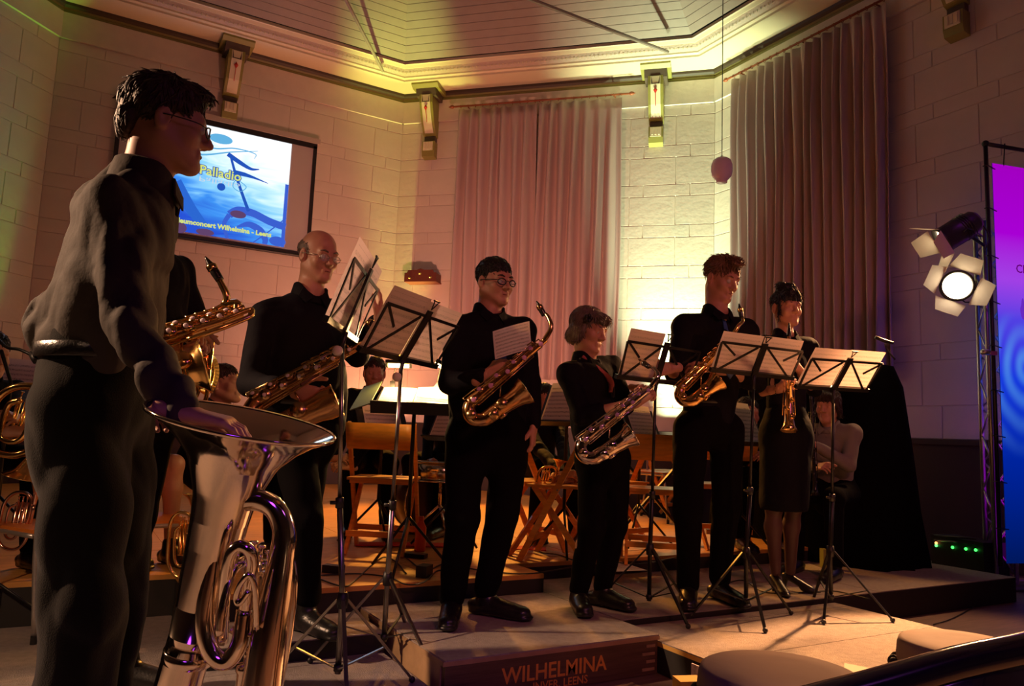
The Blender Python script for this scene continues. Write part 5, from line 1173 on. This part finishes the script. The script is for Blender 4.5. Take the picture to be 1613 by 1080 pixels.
for (px, py, yw, lab) in ((600, 868, yawc(.05, 1), 'wooden folding chair seen from behind, under the lit score'), (880, 880, yawc(-.95, .3), 'wooden folding chair seen side-on, left of the grey-haired person'), (826, 866, yawc(.9, .5), 'wooden folding chair seen side-on, right behind the podium player'),
        (1030, 885, yawc(.15, .98), 'wooden folding chair between the grey-haired and the tall person'), (1128, 860, yawc(-.2, .95), 'wooden folding chair glimpsed between the legs of the tall person'), (960, 860, yawc(-.6, .7), 'wooden folding chair behind the grey-haired person'), (1050, 812, yawc(.6, -.7), 'wooden folding chair furthest back, near the keyboard')):
    g = G(px, py, .1)
    if first: o = fc; o.location = g; o.rotation_euler = (0, 0, yw); o['label'] = lab; first = False
    else: o = dup(fc, g, yw, lab)
def tube_chair(label, g, yw):
    root = empty('tube_chair', g, label, 'chair', 'chrome-legged chairs', yw); CHROME = mat('chair_tube_metal', (.62, .58, .54), .3, metal=.75); ST_ = mat('chair_shell', (.70, .20, .03), .4)
    for s in (-1, 1):
        MB().tube([(s*.20, -.24, .82), (s*.20, -.20, .46), (s*.20, -.26, .02)], .011, 10, 4).build('back_leg', CHROME, root, True, local=True)
        MB().tube([(s*.20, -.18, .44), (s*.20, .17, .44), (s*.20, .22, .40), (s*.22, .27, .02)], .011, 10, 4).build('front_leg', CHROME, root, True, local=True)
        for y in (-.26, .275): MB().lathe([(.014, 0), (.014, .035), (.011, .036)], (s*(.20 if y < 0 else .22), y, 0), ZZ, 10).build('rubber_foot', BLKP, root, local=True)
    MB().box((0, 0, .455), (.40, .40, .022)).build('seat', ST_, root, local=True); MB().box((0, -.235, .74), (.39, .018, .17)).build('backrest', ST_, root, local=True)
    return root
tube_chair('chrome tube chair with orange shell behind the foreground man', G(66, 985, -.1), yawc(-.9, .45))
tube_chair('chrome tube chair whose foot shows beside the black shoe at left', G(200, 962, -.1), yawc(.8, .6))
tube_chair('chrome-legged chair behind the dress wearer, in front of the black drape', G(1280, 868, .0), yawc(-.9, .1))
tube_chair('chrome-legged chair with wooden seat, back row between two players', G(1030, 818, .1), yawc(.7, -.6))

# ------------------------------------------------------------------ seated players
seated('seated boy with short hair looking up beside the tuba bell', 354, 606, 4.62, CV(.9, -.35, 0), 'short', HB, seed=21, fwd=CV(.9, -.25, .1), hl=P(395, 650, 4.4), hr=P(385, 655, 4.2))
seated('seated player at the far left edge with dark hair', -14, 560, 3.98, CV(.8, -.5, 0), 'short', HBK, seed=22, hl=P(30, 660, 3.4), hr=P(12, 680, 3.3))
seated('seated player in a skirt with bare knees behind the foreground man', 229, 524, 4.35, CV(.75, -.6, 0), 'bob', HB, fem=True, seed=23, legm=SKIN, skirt=1, kn=-.05)
seated('seated player behind the lit score, one black shoe showing under the chair', 590, 588, 5.85, CV(.2, -.95, 0), 'short', HB, seed=24, hl=P(550, 735, 5.2), hr=P(528, 722, 5.2))
seated('seated player whose pale hand rests on a drum left of the podium player', 708, 590, 6.05, CV(-.35, -.9, 0), 'short', HG, seed=25, hr=P(672, 728, 5.7), hl=P(720, 730, 5.7))
seated('seated player with folded hands right of the podium player', 858, 630, 5.95, CV(.3, -.9, 0), 'short', HBK, seed=26, hr=P(884, 748, 5.0), hl=P(893, 756, 4.98), S=.9)
seated('seated player with dark hair between the two rightmost players', 1178, 652, 5.9, CV(.1, -1, 0), 'short', HBK, seed=27)
seated('seated clarinet player in a grey top at the right end of the band', 1304, 640, 5.5, CV(-.6, -.7, 0), 'bob', HB, fem=True, shirt=mat('grey_knit', (.22, .20, .19), .9, bump=.3), seed=28, hl=P(1282, 700, 5.3), hr=P(1288, 735, 5.25), zf=0)

# band instruments
brass_loop('gold baritone horn held by the seated player at the far left edge', P(28, 662, 3.3), .12, .15, .016, BRASS, 'baritone_horn', 'horn', .10, .2, False)
brass_loop('gold cornet standing on the floor at the far left', P(24, 820, 3.6), .07, .13, .0075, PINKB, 'cornet', 'cornet', .055, .1, True)
brass_loop('brass flugelhorn hanging below the bare knees', P(286, 858, 3.7), .062, .15, .0085, BRASS, 'flugelhorn', 'flugelhorn', .06, -.05, True)
brass_loop('small brass horn under the folded hands right of the podium player', P(862, 752, 4.9), .07, .07, .0075, BRASS, 'cornet', 'cornet', .05, .2, True, ang=.5)
th = brass_loop('tenor horn with its bell facing right, behind the gold saxophone', P(305, 600, 3.7), .07, .14, .011, BRASS, 'tenor_horn', 'horn', .03, 0)
MB().lathe([(.02, 0), (.03, .06), (.045, .12), (.068, .16), (.098, .185), (.100, .19), (.066, .165), (.04, .12)], P(272, 585, 3.75), CV(1, -.15, -.05), 32).build('side_bell', BRASS, th, True)
straight('long dark clarinet with silver keys beside the black dress', P(1278, 630, 5.15), P(1284, 780, 5.1), 'clarinet', EBON, .010, .014, .030, 'clarinet', .06)
# ------------------------------------------------------------------ black draped equipment with microphone
DRAPE = mat('black_drape', (.0025, .002, .0025), .95, spec=.08, bump=.3, scale=60)
def draped():
    # low-poly shell with fabric folds
    s = 44; V = []; F = []
    cen = A3(5.42, 4.35, 0); zt = [1.52, 1.50, 1.45]
    lv = [(0, 1.06), (.4, 1.0), (.9, .96), (1.30, .90), (1.47, .82), (1.53, .5), (1.54, .02)]
    for z, k in lv:
        for i in range(s):
            t = 2*PI*i/s; e = 4.; ct, st = math.cos(t), math.sin(t); r = (abs(ct)**e+abs(st)**e)**(-1/e)
            w = 1+(.025*math.sin(t*11+z*2)+.015*math.sin(t*23))*(1-z/1.8)
            zz = z+ (0.06*math.sin(ct*2) if z > 1.2 else 0)
            V.append(cen+A3(ct*r*.40*k*w, st*r*.85*k*w, zz))
    n = len(lv); F = [(j*s+i, j*s+(i+1) % s, (j+1)*s+(i+1) % s, (j+1)*s+i) for j in range(n-1) for i in range(s)]+[tuple((n-1)*s+i for i in range(s))]
    o = MB().add(V, F).build('draped_equipment', DRAPE, smooth=True); tag(o, 'tall equipment covered by a black cloth at the right end of the stage', 'covered equipment')
draped()
ms = empty('microphone', P(1400, 562, 5.0)*A3(1, 1, 0)+A3(0, 0, 1.52), 'small black microphone on a bent holder above the black drape', 'microphone')
MB().tube([P(1410, 566, 5.0), P(1398, 552, 5.0), P(1394, 541, 5.0)], .006, 8, 3).build('gooseneck', BLKP, ms, True); MB().tube([P(1379, 531, 5.0), P(1394, 537, 5.0), P(1407, 540, 5.0)], [.011, .012, .009], 10).build('capsule', BLKP, ms, True)

# ------------------------------------------------------------------ truss, floods, banner
tr = empty('lighting_truss', (6.47, 3.36, -.17), 'aluminium triangular truss tower standing right of the stage', 'truss')
tc = A3(6.42, 3.38, 0); bd = A3(.967, -.26, 0); bn = A3(-.26, -.967, 0); H2 = 2.78
chord = [tc, tc+bd*.20, tc+bd*.10-bn*.18]
for c_ in chord: MB().tube([c_+ZZ*-.15, c_+ZZ*H2], .019, 12).build('chord', ALU, tr, True)
zz = np.arange(-.08, H2-.1, .22)
for i, z in enumerate(zz):
    for a_, b_ in ((0, 1), (1, 2), (2, 0)):
        p, q_ = (chord[a_], chord[b_]) if i % 2 else (chord[b_], chord[a_]); MB().tube([p+ZZ*z, q_+ZZ*(z+.22)], .008, 6).build('web_brace', ALU, tr, True)
MB().box(tc+bd*.1-bn*.08+ZZ*-.16, (.55, .5, .012), (bd, bn, ZZ)).build('base_plate', ALU, tr)
MB().tube([tc+ZZ*-.12, tc+bd*.62+ZZ*-.14], .015, 8).build('base_bar', ALU, tr, True)
fr = empty('banner_stand', tc+bd*.0+bn*.05+ZZ*-.1, 'dark tube stand carrying the violet and blue banner', 'banner stand')
fo = tc+bn*.045; ft = 3.43
DFR = mat('dark_tube', (.06, .05, .06), .3, metal=.7)
MB().tube([fo+ZZ*.0, fo+ZZ*ft], .017, 10).build('frame_post', DFR, fr, True); MB().tube([fo+ZZ*ft, fo+bd*.66+ZZ*ft], .017, 10).build('frame_top', DFR, fr, True); MB().tube([fo+bd*.66+ZZ*-.15, fo+bd*.66+ZZ*ft], .017, 10).build('frame_post', DFR, fr, True)
MB().ball(fo+ZZ*ft, .028, 10, 8).build('corner_joint', BLKP, fr, True)
def ban(nt, b):
    N = nt.nodes.new; Lk = nt.links.new; tc_ = N('ShaderNodeTexCoord'); sp = N('ShaderNodeSeparateXYZ'); Lk(tc_.outputs['UV'], sp.inputs[0])
    r = N('ShaderNodeValToRGB'); e = r.color_ramp.elements; e[0].position = 0; e[0].color = (.0, .01, .12, 1); e[1].position = 1; e[1].color = (.42, .0, .62, 1)
    for p_, c_ in ((.25, (.0, .02, .40, 1)), (.45, (.01, .05, .85, 1)), (.60, (.10, .06, .90, 1)), (.70, (.42, .06, .92, 1)), (.82, (.46, .0, .78, 1))): x = e.new(p_); x.color = c_
    wv = N('ShaderNodeTexWave'); wv.wave_type = 'RINGS'; wv.rings_direction = 'SPHERICAL'; wv.inputs['Scale'].default_value = 1.3; wv.inputs['Distortion'].default_value = 3; wv.inputs['Detail Scale'].default_value = .6
    mp = N('ShaderNodeMapping'); mp.inputs['Location'].default_value = (-.5, -1.9, 0); mp.inputs['Scale'].default_value = (1.0, 4.0, 1); Lk(tc_.outputs['UV'], mp.inputs[0]); Lk(mp.outputs[0], wv.inputs[0])
    ma = N('ShaderNodeMath'); ma.operation = 'MULTIPLY'; Lk(wv.outputs['Fac'], ma.inputs[0])
    r2 = N('ShaderNodeValToRGB'); r2.color_ramp.elements[0].position = .25; r2.color_ramp.elements[0].color = (0, 0, 0, 1); r2.color_ramp.elements[1].position = .62; r2.color_ramp.elements[1].color = (0, 0, 0, 1); x = r2.color_ramp.elements.new(.5); x.color = (.4, .4, .4, 1)
    Lk(sp.outputs[1], r.inputs[0]); Lk(sp.outputs[1], r2.inputs[0]); Lk(r2.outputs[0], ma.inputs[1])
    mx = N('ShaderNodeMix'); mx.data_type = 'RGBA'; Lk(ma.outputs[0], mx.inputs[0]); Lk(r.outputs[0], mx.inputs[6]); mx.inputs[7].default_value = (.15, .55, 1, 1)
    return mx.outputs[2]
def banem(nt, em): Lk = nt.links.new; Lk(ban(nt, em), em.inputs[0]); em.inputs[1].default_value = .85
BANM = emis('banner_lit_glow', banem)  # LED light on the banner put in as an emissive gradient
bo = fo+bd*.06; bw = .53; z0, z1 = .02, 3.27; bnr = empty('banner', bo+bd*bw/2+ZZ*z0, 'printed violet to blue banner at the right edge, LED wash shown as glow', 'banner')
V = np.array([bo+ZZ*z0, bo+bd*bw+ZZ*z0, bo+bd*bw+ZZ*z1, bo+ZZ*z1]); V = np.vstack([V+bn*.003, V-bn*.003])
me = raw('cloth', V-np.array(bnr.location), [(0, 1, 2, 3), (7, 6, 5, 4), (0, 4, 5, 1), (1, 5, 6, 2), (2, 6, 7, 3), (3, 7, 4, 0)], BANM, uv=[(0, 0), (1, 0), (1, 1), (0, 1)]+[(1, 1), (0, 1), (0, 0), (1, 0)][::-1]+[(0, 0)]*16); link('cloth', me, bnr)
text_mesh('CHR', .10, flat_em('banner_ink', (.25, .0, .35), .5), 'lettering', bnr, Matrix.Translation(-bnr.location) @ frame(bo+bd*.20+ZZ*2.36+bn*.006, bd, (0, 0, 1)), .0005, .001)
DR = flat_em('banner_drop', (.20, .03, .75), .7)
def drop(u, z, w, h): MB().add([bo+bd*(u+w*math.sin(t)*(1 if math.cos(t) < 0 else .6))+ZZ*(z+h*math.cos(t))+bn*.005 for t in np.linspace(0, 2*PI, 17)[:-1]], [tuple(range(16))]).build('printed_drop', DR, bnr)
drop(.26, 2.06, .03, .09); drop(.33, 1.02, .035, .06); drop(.24, .86, .02, .05); drop(.30, .72, .02, .06)
for z in (3.22, 2.86, 2.46, 2.08, 1.72, 1.36, 1.0, .64, .28):
    MB().tube([fo+bd*.09+ZZ*z, fo-bd*.02+bn*.03+ZZ*(z+.01), fo-bd*.035+ZZ*(z+.01)], .005, 6, 3).build('cable_tie', BLKP, fr, True)
for u in (.18, .5): MB().tube([fo+bd*u+ZZ*3.26, fo+bd*u+bn*.02+ZZ*3.45], .005, 6).build('cable_tie', BLKP, fr, True)
light('SPOT', 'violet_wash', tuple(fo-bd*.5+bn*.9+ZZ*3.4), 4, (.62, .04, 1), tuple(fo+ZZ*2.6), .05, 70, .8)

LAMPG = flat_em('flood_lamp_glow', (1, .78, .48), 16); FLB = mat('flood_housing', (.03, .028, .027), .4); FLAP = mat('barn_door_inner', (.75, .66, .55), .5)
def flood(label, c, aim, roll, r=.085, L=.20):
    a = unit(aim-c); X = unit(np.cross(a, ZZ)); Y = np.cross(X, a); cr, sr = math.cos(roll), math.sin(roll); X, Y = X*cr+Y*sr, Y*cr-X*sr
    root = empty('flood_light', c, label, 'stage light', 'floods clamped to the truss')
    MB().lathe([(.0, -L), (r*.6, -L), (r*.85, -L*.9), (r*.95, -L*.6), (r, -L*.5), (r, 0), (r*1.08, .0), (r*1.08, .02), (r*.94, .02), (r*.92, -.02)], c, a, 28).build('housing', FLB, root, True)
    for k in range(4): MB().lathe([(r*1.0, -L*.5-.02*k), (r*1.04, -L*.5-.02*k), (r*1.04, -L*.5-.02*k-.006), (r*1.0, -L*.5-.02*k-.006)], c, a, 24).build('cooling_rib', FLB, root, True)
    MB().lathe([(0, -.012), (r*.5, -.010), (r*.9, -.016)], c, a, 24).build('lens', LAMPG, root, True)
    MB().box(c+a*.024, (r*2.3, r*2.3, .004), (X, Y, a)) 
    for k, (u, v) in enumerate(((X, Y), (-X, Y), (Y, X), (-Y, X))):
        b0 = c+a*.022+u*r*1.1; dd = unit(a*.80+u*(.62)); w = r*1.0
        V = [b0-v*w, b0+v*w, b0+dd*r*1.5+v*w*.72, b0+dd*r*1.5-v*w*.72]; nn = unit(np.cross(v, dd))*.0015
        MB().add([p+nn for p in V]+[p-nn for p in V], [(0, 1, 2, 3), (7, 6, 5, 4), (0, 4, 5, 1), (1, 5, 6, 2), (2, 6, 7, 3), (3, 7, 4, 0)]).build('barn_door', FLAP, root)
    MB().tube([c-a*L*.4+X*(r+.004), c-a*L*.4+X*(r+.02)-a*.04, c-a*L*.4+(tc+ZZ*c[2]-c)*.6, c-a*L*.4-X*(r+.02)-a*.04, c-a*L*.4-X*(r+.004)], .006, 8, 5).build('yoke', FLB, root, True)
    q_ = tc+ZZ*(c[2]+.02); MB().tube([c-a*L*.5, q_], .012, 8).build('clamp_arm', BLKP, root, True)
    MB().tube([c-a*L, c-a*L-ZZ*.12+bd*.1, q_-ZZ*.05], .005, 6, 4).build('power_cable', BLKP, root, True)
    return root
f1 = P(1486, 378, 5.95); f2 = P(1508, 450, 5.95)
flood('upper flood light on the truss with open barn doors', f1, f1+CV(-.80, .22, -.55), .3, .105, .30); flood('lower flood light on the truss facing the hall, lamp glaring', f2, f2+CV(-.42, -.85, -.15), .4, .115, .24)
sc_ = empty('wall_clamp', P(1552, 553, 5.8), 'small lamp clamp on the truss post halfway up', 'clamp'); MB().lathe([(0, 0), (.02, 0), (.02, .06), (0, .06)], P(1546, 554, 5.78), CV(1, 0, 0), 12).build('clamp_barrel', ALU, sc_, True)
MB().box(P(1562, 556, 5.8), (.07, .03, .03), (CV(1, 0, 0), CV(0, 1, 0), ZZ)).build('clamp_jaw', mat('violet_clamp', (.4, .1, .5), .4), sc_)

# power strip with indicator lights by the wall
ps = empty('dimmer_pack', G(1525, 885, -.17), 'low black dimmer pack with green indicator lights at the foot of the right wall', 'dimmer pack')
u0, u1 = P(1493, 850, 6.6), P(1560, 857, 6.2); dX = unit((u1-u0)*A3(1, 1, 0)); c_ = (u0+u1)/2
MB().box(A3(c_[0], c_[1], (c_[2]-.17)/2+.03), (np.linalg.norm(u1-u0)+.1, .25, c_[2]+.17), (dX, np.cross(ZZ, dX), ZZ)).build('case', BLKP, ps)
fz = np.cross(ZZ, dX); fz = fz if np.dot(fz, CAMP-c_) > 0 else -fz
for k, (x, col) in enumerate(((1495, (1, .35, .1)), (1495, (.1, 1, .15)), (1522, (.05, 1, .1)), (1543, (.05, 1, .1)), (1558, (.05, 1, .1)))):
    q_ = P(x, 861+(-3 if k == 0 else 0), 6.35); t_ = (x-1493)/67; q_ = u0+(u1-u0)*t_+fz*.135+ZZ*(-.045+(.02 if k == 0 else 0)); MB().ball(q_, .012, 8, 6).build('indicator_light', flat_em('led_%d' % k, col, 3), ps, True)
for dz in (.0, .04): MB().tube([u0+fz*.14+ZZ*dz-ZZ*.0, u1+fz*.14+ZZ*dz], .008, 6).build('trim_bar', DFR, ps, True)

# ------------------------------------------------------------------ djembe drums in the foreground
HIDE = mat('drum_hide', (.58, .44, .38), .6, bump=.1, scale=12, var=.12, vscale=6); DW = mat('drum_wood', (.12, .06, .03), .4); ROPE = mat('drum_rope', (.03, .02, .018), .8); ROPEL = mat('drum_rope_pale', (.45, .30, .18), .8)
def djembe(label, c, R, HIDE):
    zf = -.17; root = empty('djembe', (c[0], c[1], zf), label, 'drum', 'djembe drums at the front'); h = c[2]-zf
    O = A3(c[0], c[1], zf)
    MB().lathe([(R*.62, 0), (R*.60, h*.06), (R*.42, h*.30), (R*.38, h*.42), (R*.50, h*.55), (R*.84, h*.76), (R*.97, h*.90), (R*.98, h*.97), (R*.90, h*.97)], O, ZZ, 40).build('shell', DW, root, True)
    MB().lathe([(0, h+.002), (R*.6, h+.001), (R*.93, h), (R*.985, h-.004), (R*1.01, h-.014), (R*1.03, h-.04), (R*1.02, h-.055)], O, ZZ, 56).build('drum_head', HIDE, root, True)
    m = MB(); m.tube([O+A3(R*1.055*math.cos(t), R*1.055*math.sin(t), h-.062) for t in np.linspace(0, 2*PI, 49)[:-1]], .008, 8, 1, True); m.build('ring', ROPE, root, True)
    m = MB(); m.tube([O+A3(R*.55*math.cos(t), R*.55*math.sin(t), h*.52) for t in np.linspace(0, 2*PI, 33)[:-1]], .007, 8, 1, True); m.build('lower_ring', ROPE, root, True)
    N = 30
    for k in range(N):
        t0, t1 = 2*PI*k/N, 2*PI*(k+.5)/N
        MB().tube([O+A3(R*1.06*math.cos(t0), R*1.06*math.sin(t0), h-.055), O+A3(R*1.00*math.cos(t0), R*1.0*math.sin(t0), h-.11), O+A3(R*.56*math.cos(t1), R*.56*math.sin(t1), h*.52)], .0042, 6, 3).build('tension_rope', ROPE if k % 2 else ROPEL, root, True)
        MB().ball(O+A3(R*1.07*math.cos(t0), R*1.07*math.sin(t0), h-.064), (.013, .013, .016), 8, 6).build('knot', ROPE, root, True)
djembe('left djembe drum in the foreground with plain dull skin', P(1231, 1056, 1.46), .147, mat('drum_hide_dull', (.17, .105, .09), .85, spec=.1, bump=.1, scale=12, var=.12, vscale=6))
djembe('right djembe drum in the foreground with a paler worn skin', P(1520, 1012, 1.74), .133, mat('drum_hide_pale', (.45, .32, .24), .75, spec=.1, bump=.1, scale=12, var=.2, vscale=6))
# dark rounded rail across the lower right corner
RAIL = mat('black_lacquer', (.015, .012, .016), .15, coat=.6)
a, b = P(1340, 1092, .98), P(1640, 1015, 1.12); dX = unit(b-a)
rl = MB(); 
pth = [a-dX*.3, a, (a+b)/2+ZZ*.004, b, b+dX*.4]
rl.tube(pth, .022, 14, 4); rl.box((a+b)/2-ZZ*.16+dX*.05, (.95, .03, .30), (dX, np.cross(ZZ, dX), ZZ))
tag(rl.build('chair_rail', RAIL, smooth=True), 'out-of-focus glossy black rail across the lower right corner', 'rail')
CARD = mat('cardboard', (.50, .34, .20), .7)
g0 = [G(1330, 1046, -.02), G(1412, 1062, -.02), G(1428, 1082, -.02), G(1330, 1085, -.02)]
tag(MB().prism([(g[0], g[1]) for g in g0], -.026, -.014).build('cardboard_sheet', CARD), 'beige cardboard sheet lying between the two drums', 'cardboard')
tag(MB().box(G(1095, 1078, -.1), (.16, .08, .05), (CV(1, .2, 0), CV(-.2, 1, 0), ZZ)).build('yellow_case', mat('ochre_paint', (.55, .35, .06), .5)), 'ochre yellow box corner left of the left djembe', 'box')
sg = A3(2.345, 2.30, -.105); tag(MB().box(sg, (.006, .32, .11)).build('notice_board', mat('notice_print', (.55, .48, .60), .6, var=.4, vscale=40)), 'pale printed board under the plywood edge of the stage', 'board')

# ------------------------------------------------------------------ things on the band platform floor
def onf(x, y, z=.1): return G(x, y, z)
BOT = mat('red_bottle_plastic', (.75, .10, .04), .3, spec=.6); CLEARP = mat('clear_bottle', (.75, .72, .60), .1, alpha=.45)
def bottle(label, g, m, capm, h=.20, r=.033):
    root = empty('bottle', g, label, 'bottle', 'drinks bottles on the platform')
    MB().lathe([(0, .0), (r*.9, .0), (r, .01), (r, h*.35), (r*.88, h*.42), (r, h*.5), (r, h*.68), (r*.45, h*.86), (r*.42, h*.9)], g, ZZ, 20).build('body', m, root, True)
    MB().lathe([(r*.46, h*.88), (r*.48, h*.88), (r*.48, h), (0, h)], g, ZZ, 16).build('cap', capm, root, True)
YCAP = mat('yellow_cap', (.75, .55, .03), .4)
bottle('red plastic sports bottle on the platform floor', onf(661, 868), BOT, BOT, .22, .036); bottle('clear bottle with a yellow cap near the white light patch', onf(950, 888), CLEARP, YCAP)
REDT = mat('red_cloth_strip', (.60, .03, .015), .8)
for (x0, y0, x1, y1, lab) in ((560, 858, 710, 860, 'red carpet strip on the platform left of the podium player'), (770, 862, 860, 866, 'red carpet strip between the podium player and the grey-haired person')):
    a, b = onf(x0, y0), onf(x1, y1); tag(MB().box((a+b)/2+ZZ*.008, (np.linalg.norm(b-a), .16, .006), (b-a, np.cross(ZZ, unit(b-a)), ZZ)).build('red_strip', REDT), lab, 'carpet')
def papersheet(label, x, y, z, rot, sx=.21, sy=.297):
    g = G(x, y, z); X = CV(math.cos(rot), math.sin(rot), 0)*sx; Y = CV(-math.sin(rot), math.cos(rot), 0)*sy
    sheet(label, g-X/2-Y/2+ZZ*.004, X, Y, .001, SHEETW, 'loose papers on the floor', 'paper')
papersheet('bright white sheet on the platform behind the grey-haired person', 975, 893, .1, .4); papersheet('loose sheet on the floor behind the dress wearer', 1268, 893, .0, .1); papersheet('loose sheet on the platform right of the podium player', 855, 870, .1, .9)
CAB = BLKP
def cable(label, pts, z=.1, r=.004): 
    tag(MB().tube([onf(x, y, z)+ZZ*.006 for x, y in pts], r, 6, 6).build('cable', CAB, smooth=True), label, 'cable', 'cables on the stage floor')
cable('black cable looping from the left adapter to the right adapter', [(500, 908), (560, 905), (610, 910), (640, 922), (668, 918), (690, 900), (720, 905)])
cable('black cable curling around the second stand', [(470, 900), (500, 912), (540, 925), (560, 915), (600, 880), (622, 885), (640, 905)])
cable('black cable across the platform behind the podium player', [(640, 880), (670, 900), (700, 890), (760, 900), (830, 905), (900, 895)])
cable('black cable winding under the wooden chairs', [(830, 850), (850, 870), (880, 875), (910, 885), (930, 880), (1000, 890), (1060, 880), (1100, 872)])
cable('black cable lying across the front of the wide stage section', [(1130, 925), (1170, 915), (1210, 935), (1300, 932), (1330, 935), (1370, 945)], .0)
cable('thin cable trailing over the hall floor at the right', [(1575, 925), (1545, 950), (1500, 975), (1470, 985)], -.17, .003)
for (x, y, z, s, lab) in ((525, 902, .1, (.11, .05, .04), 'black power adapter left, by the second stand'), (668, 908, .1, (.06, .09, .06), 'black power adapter right, near the podium'), (655, 878, .1, (.13, .06, .025), 'black foot pedal beside the red bottle')):
    g = G(x, y, z); tag(MB().box(g+ZZ*(s[2]/2+.001), s, (CV(1, -.3, 0), CV(.3, 1, 0), ZZ)).build('power_adapter', BLKP), lab, 'adapter', 'adapters and pedals on the platform')
gb = G(1298, 893, 0); tag(MB().box(gb+ZZ*.065, (.035, .07, .13), (CV(1, 0, 0), CV(0, 1, 0), ZZ)).build('green_carton', mat('olive_carton', (.35, .36, .06), .6)), 'olive green carton behind the rightmost stand', 'carton')
sp1 = empty('boom_microphone', G(-30, 1000, -.1), 'black boom microphone stand at the far left edge', 'microphone stand')
b0 = G(-30, 1000, -.1); MB().tube([b0, A3(b0[0], b0[1], P(-10, 600, 3.4)[2]), P(2, 552, 3.32)], .008, 8).build('column', BLACK, sp1, True)
MB().tube([P(-20, 515, 3.35), P(8, 545, 3.32), P(30, 550, 3.28), P(52, 560, 3.24)], .007, 8, 4).build('boom', BLACK, sp1, True); MB().tube([P(50, 556, 3.24), P(57, 566, 3.22), P(58, 572, 3.22)], [.014, .018, .012], 10).build('capsule', BLKP, sp1, True)
for k in range(3): t = 2.1*k; MB().tube([b0+ZZ*.25, b0+A3(.3*math.cos(t), .3*math.sin(t), .012)], .007, 6).build('leg', BLACK, sp1, True)
kb = P(1028, 705, 6.2); kr = empty('keyboard', A3(kb[0], kb[1], .1), 'pale keyboard on a stand, glimpsed between the grey-haired and the tall person', 'keyboard')
KX = CV(1, .25, 0); KY = np.cross(ZZ, KX); MB().box(kb, (.80, .28, .09), (KX, KY, ZZ)).build('case', mat('keyboard_case', (.55, .50, .42), .5), kr)
MB().box(kb+ZZ*.047-KY*.04, (.72, .14, .006), (KX, KY, ZZ)).build('keys', mat('key_white', (.8, .8, .75), .4), kr)
MB().box(kb+ZZ*.047+KY*.10, (.5, .04, .008), (KX, KY, ZZ)).build('display_strip', flat_em('green_display', (.35, 1, .5), .8), kr)
for s in (-1, 1): MB().beam(kb-ZZ*.05+KX*s*.3, A3(kb[0], kb[1], .1)-KX*s*.3+ZZ*.01, .03, .02).build('stand_leg', BLACK, kr)
# snare drum by the pale hand
sd = P(695, 742, 5.5); sr = empty('snare_drum', A3(sd[0], sd[1], .1), 'snare drum left of the podium player', 'drum')
MB().lathe([(.17, -.07), (.178, -.07), (.178, .07), (.17, .07)], sd, ZZ, 32).build('shell', CHROME, sr, True); MB().lathe([(0, .062), (.17, .062), (.17, -.05)], sd, ZZ, 32).build('drum_head', mat('drum_skin_white', (.75, .7, .62), .6), sr)
for z in (-.065, .065): MB().tube([sd+A3(.182*math.cos(t), .182*math.sin(t), z) for t in np.linspace(0, 2*PI, 33)[:-1]], .006, 6, 1, True).build('hoop', CHROME, sr, True)
MB().tube([sd-ZZ*.07, A3(sd[0], sd[1], .35)], .012, 8).build('column', CHROME, sr, True)
for k in range(3): t = 2.1*k+.4; MB().tube([A3(sd[0], sd[1], .35), A3(sd[0]+.25*math.cos(t), sd[1]+.25*math.sin(t), .112)], .009, 8).build('leg', CHROME, sr, True)
bd_ = P(672, 800, 5.9); br_ = empty('bass_drum', A3(bd_[0], bd_[1], .1), 'dark bass drum behind the wooden chair at left', 'drum')
MB().lathe([(0, -.15), (.22, -.15), (.235, -.14), (.235, .14), (.22, .15), (0, .15)], A3(bd_[0], bd_[1], .345), CV(.5, -.85, 0), 32).build('shell', mat('drum_shell_dark', (.05, .02, .015), .3), br_, True)
for h in (-.14, .14): MB().tube([A3(bd_[0], bd_[1], .345)+CV(.5, -.85, 0)*h+(CV(.85, .5, 0)*math.cos(t)+ZZ*math.sin(t))*.238 for t in np.linspace(0, 2*PI, 33)[:-1]], .007, 6, 1, True).build('hoop', CHROME, br_, True)
bpy.context.view_layer.update()
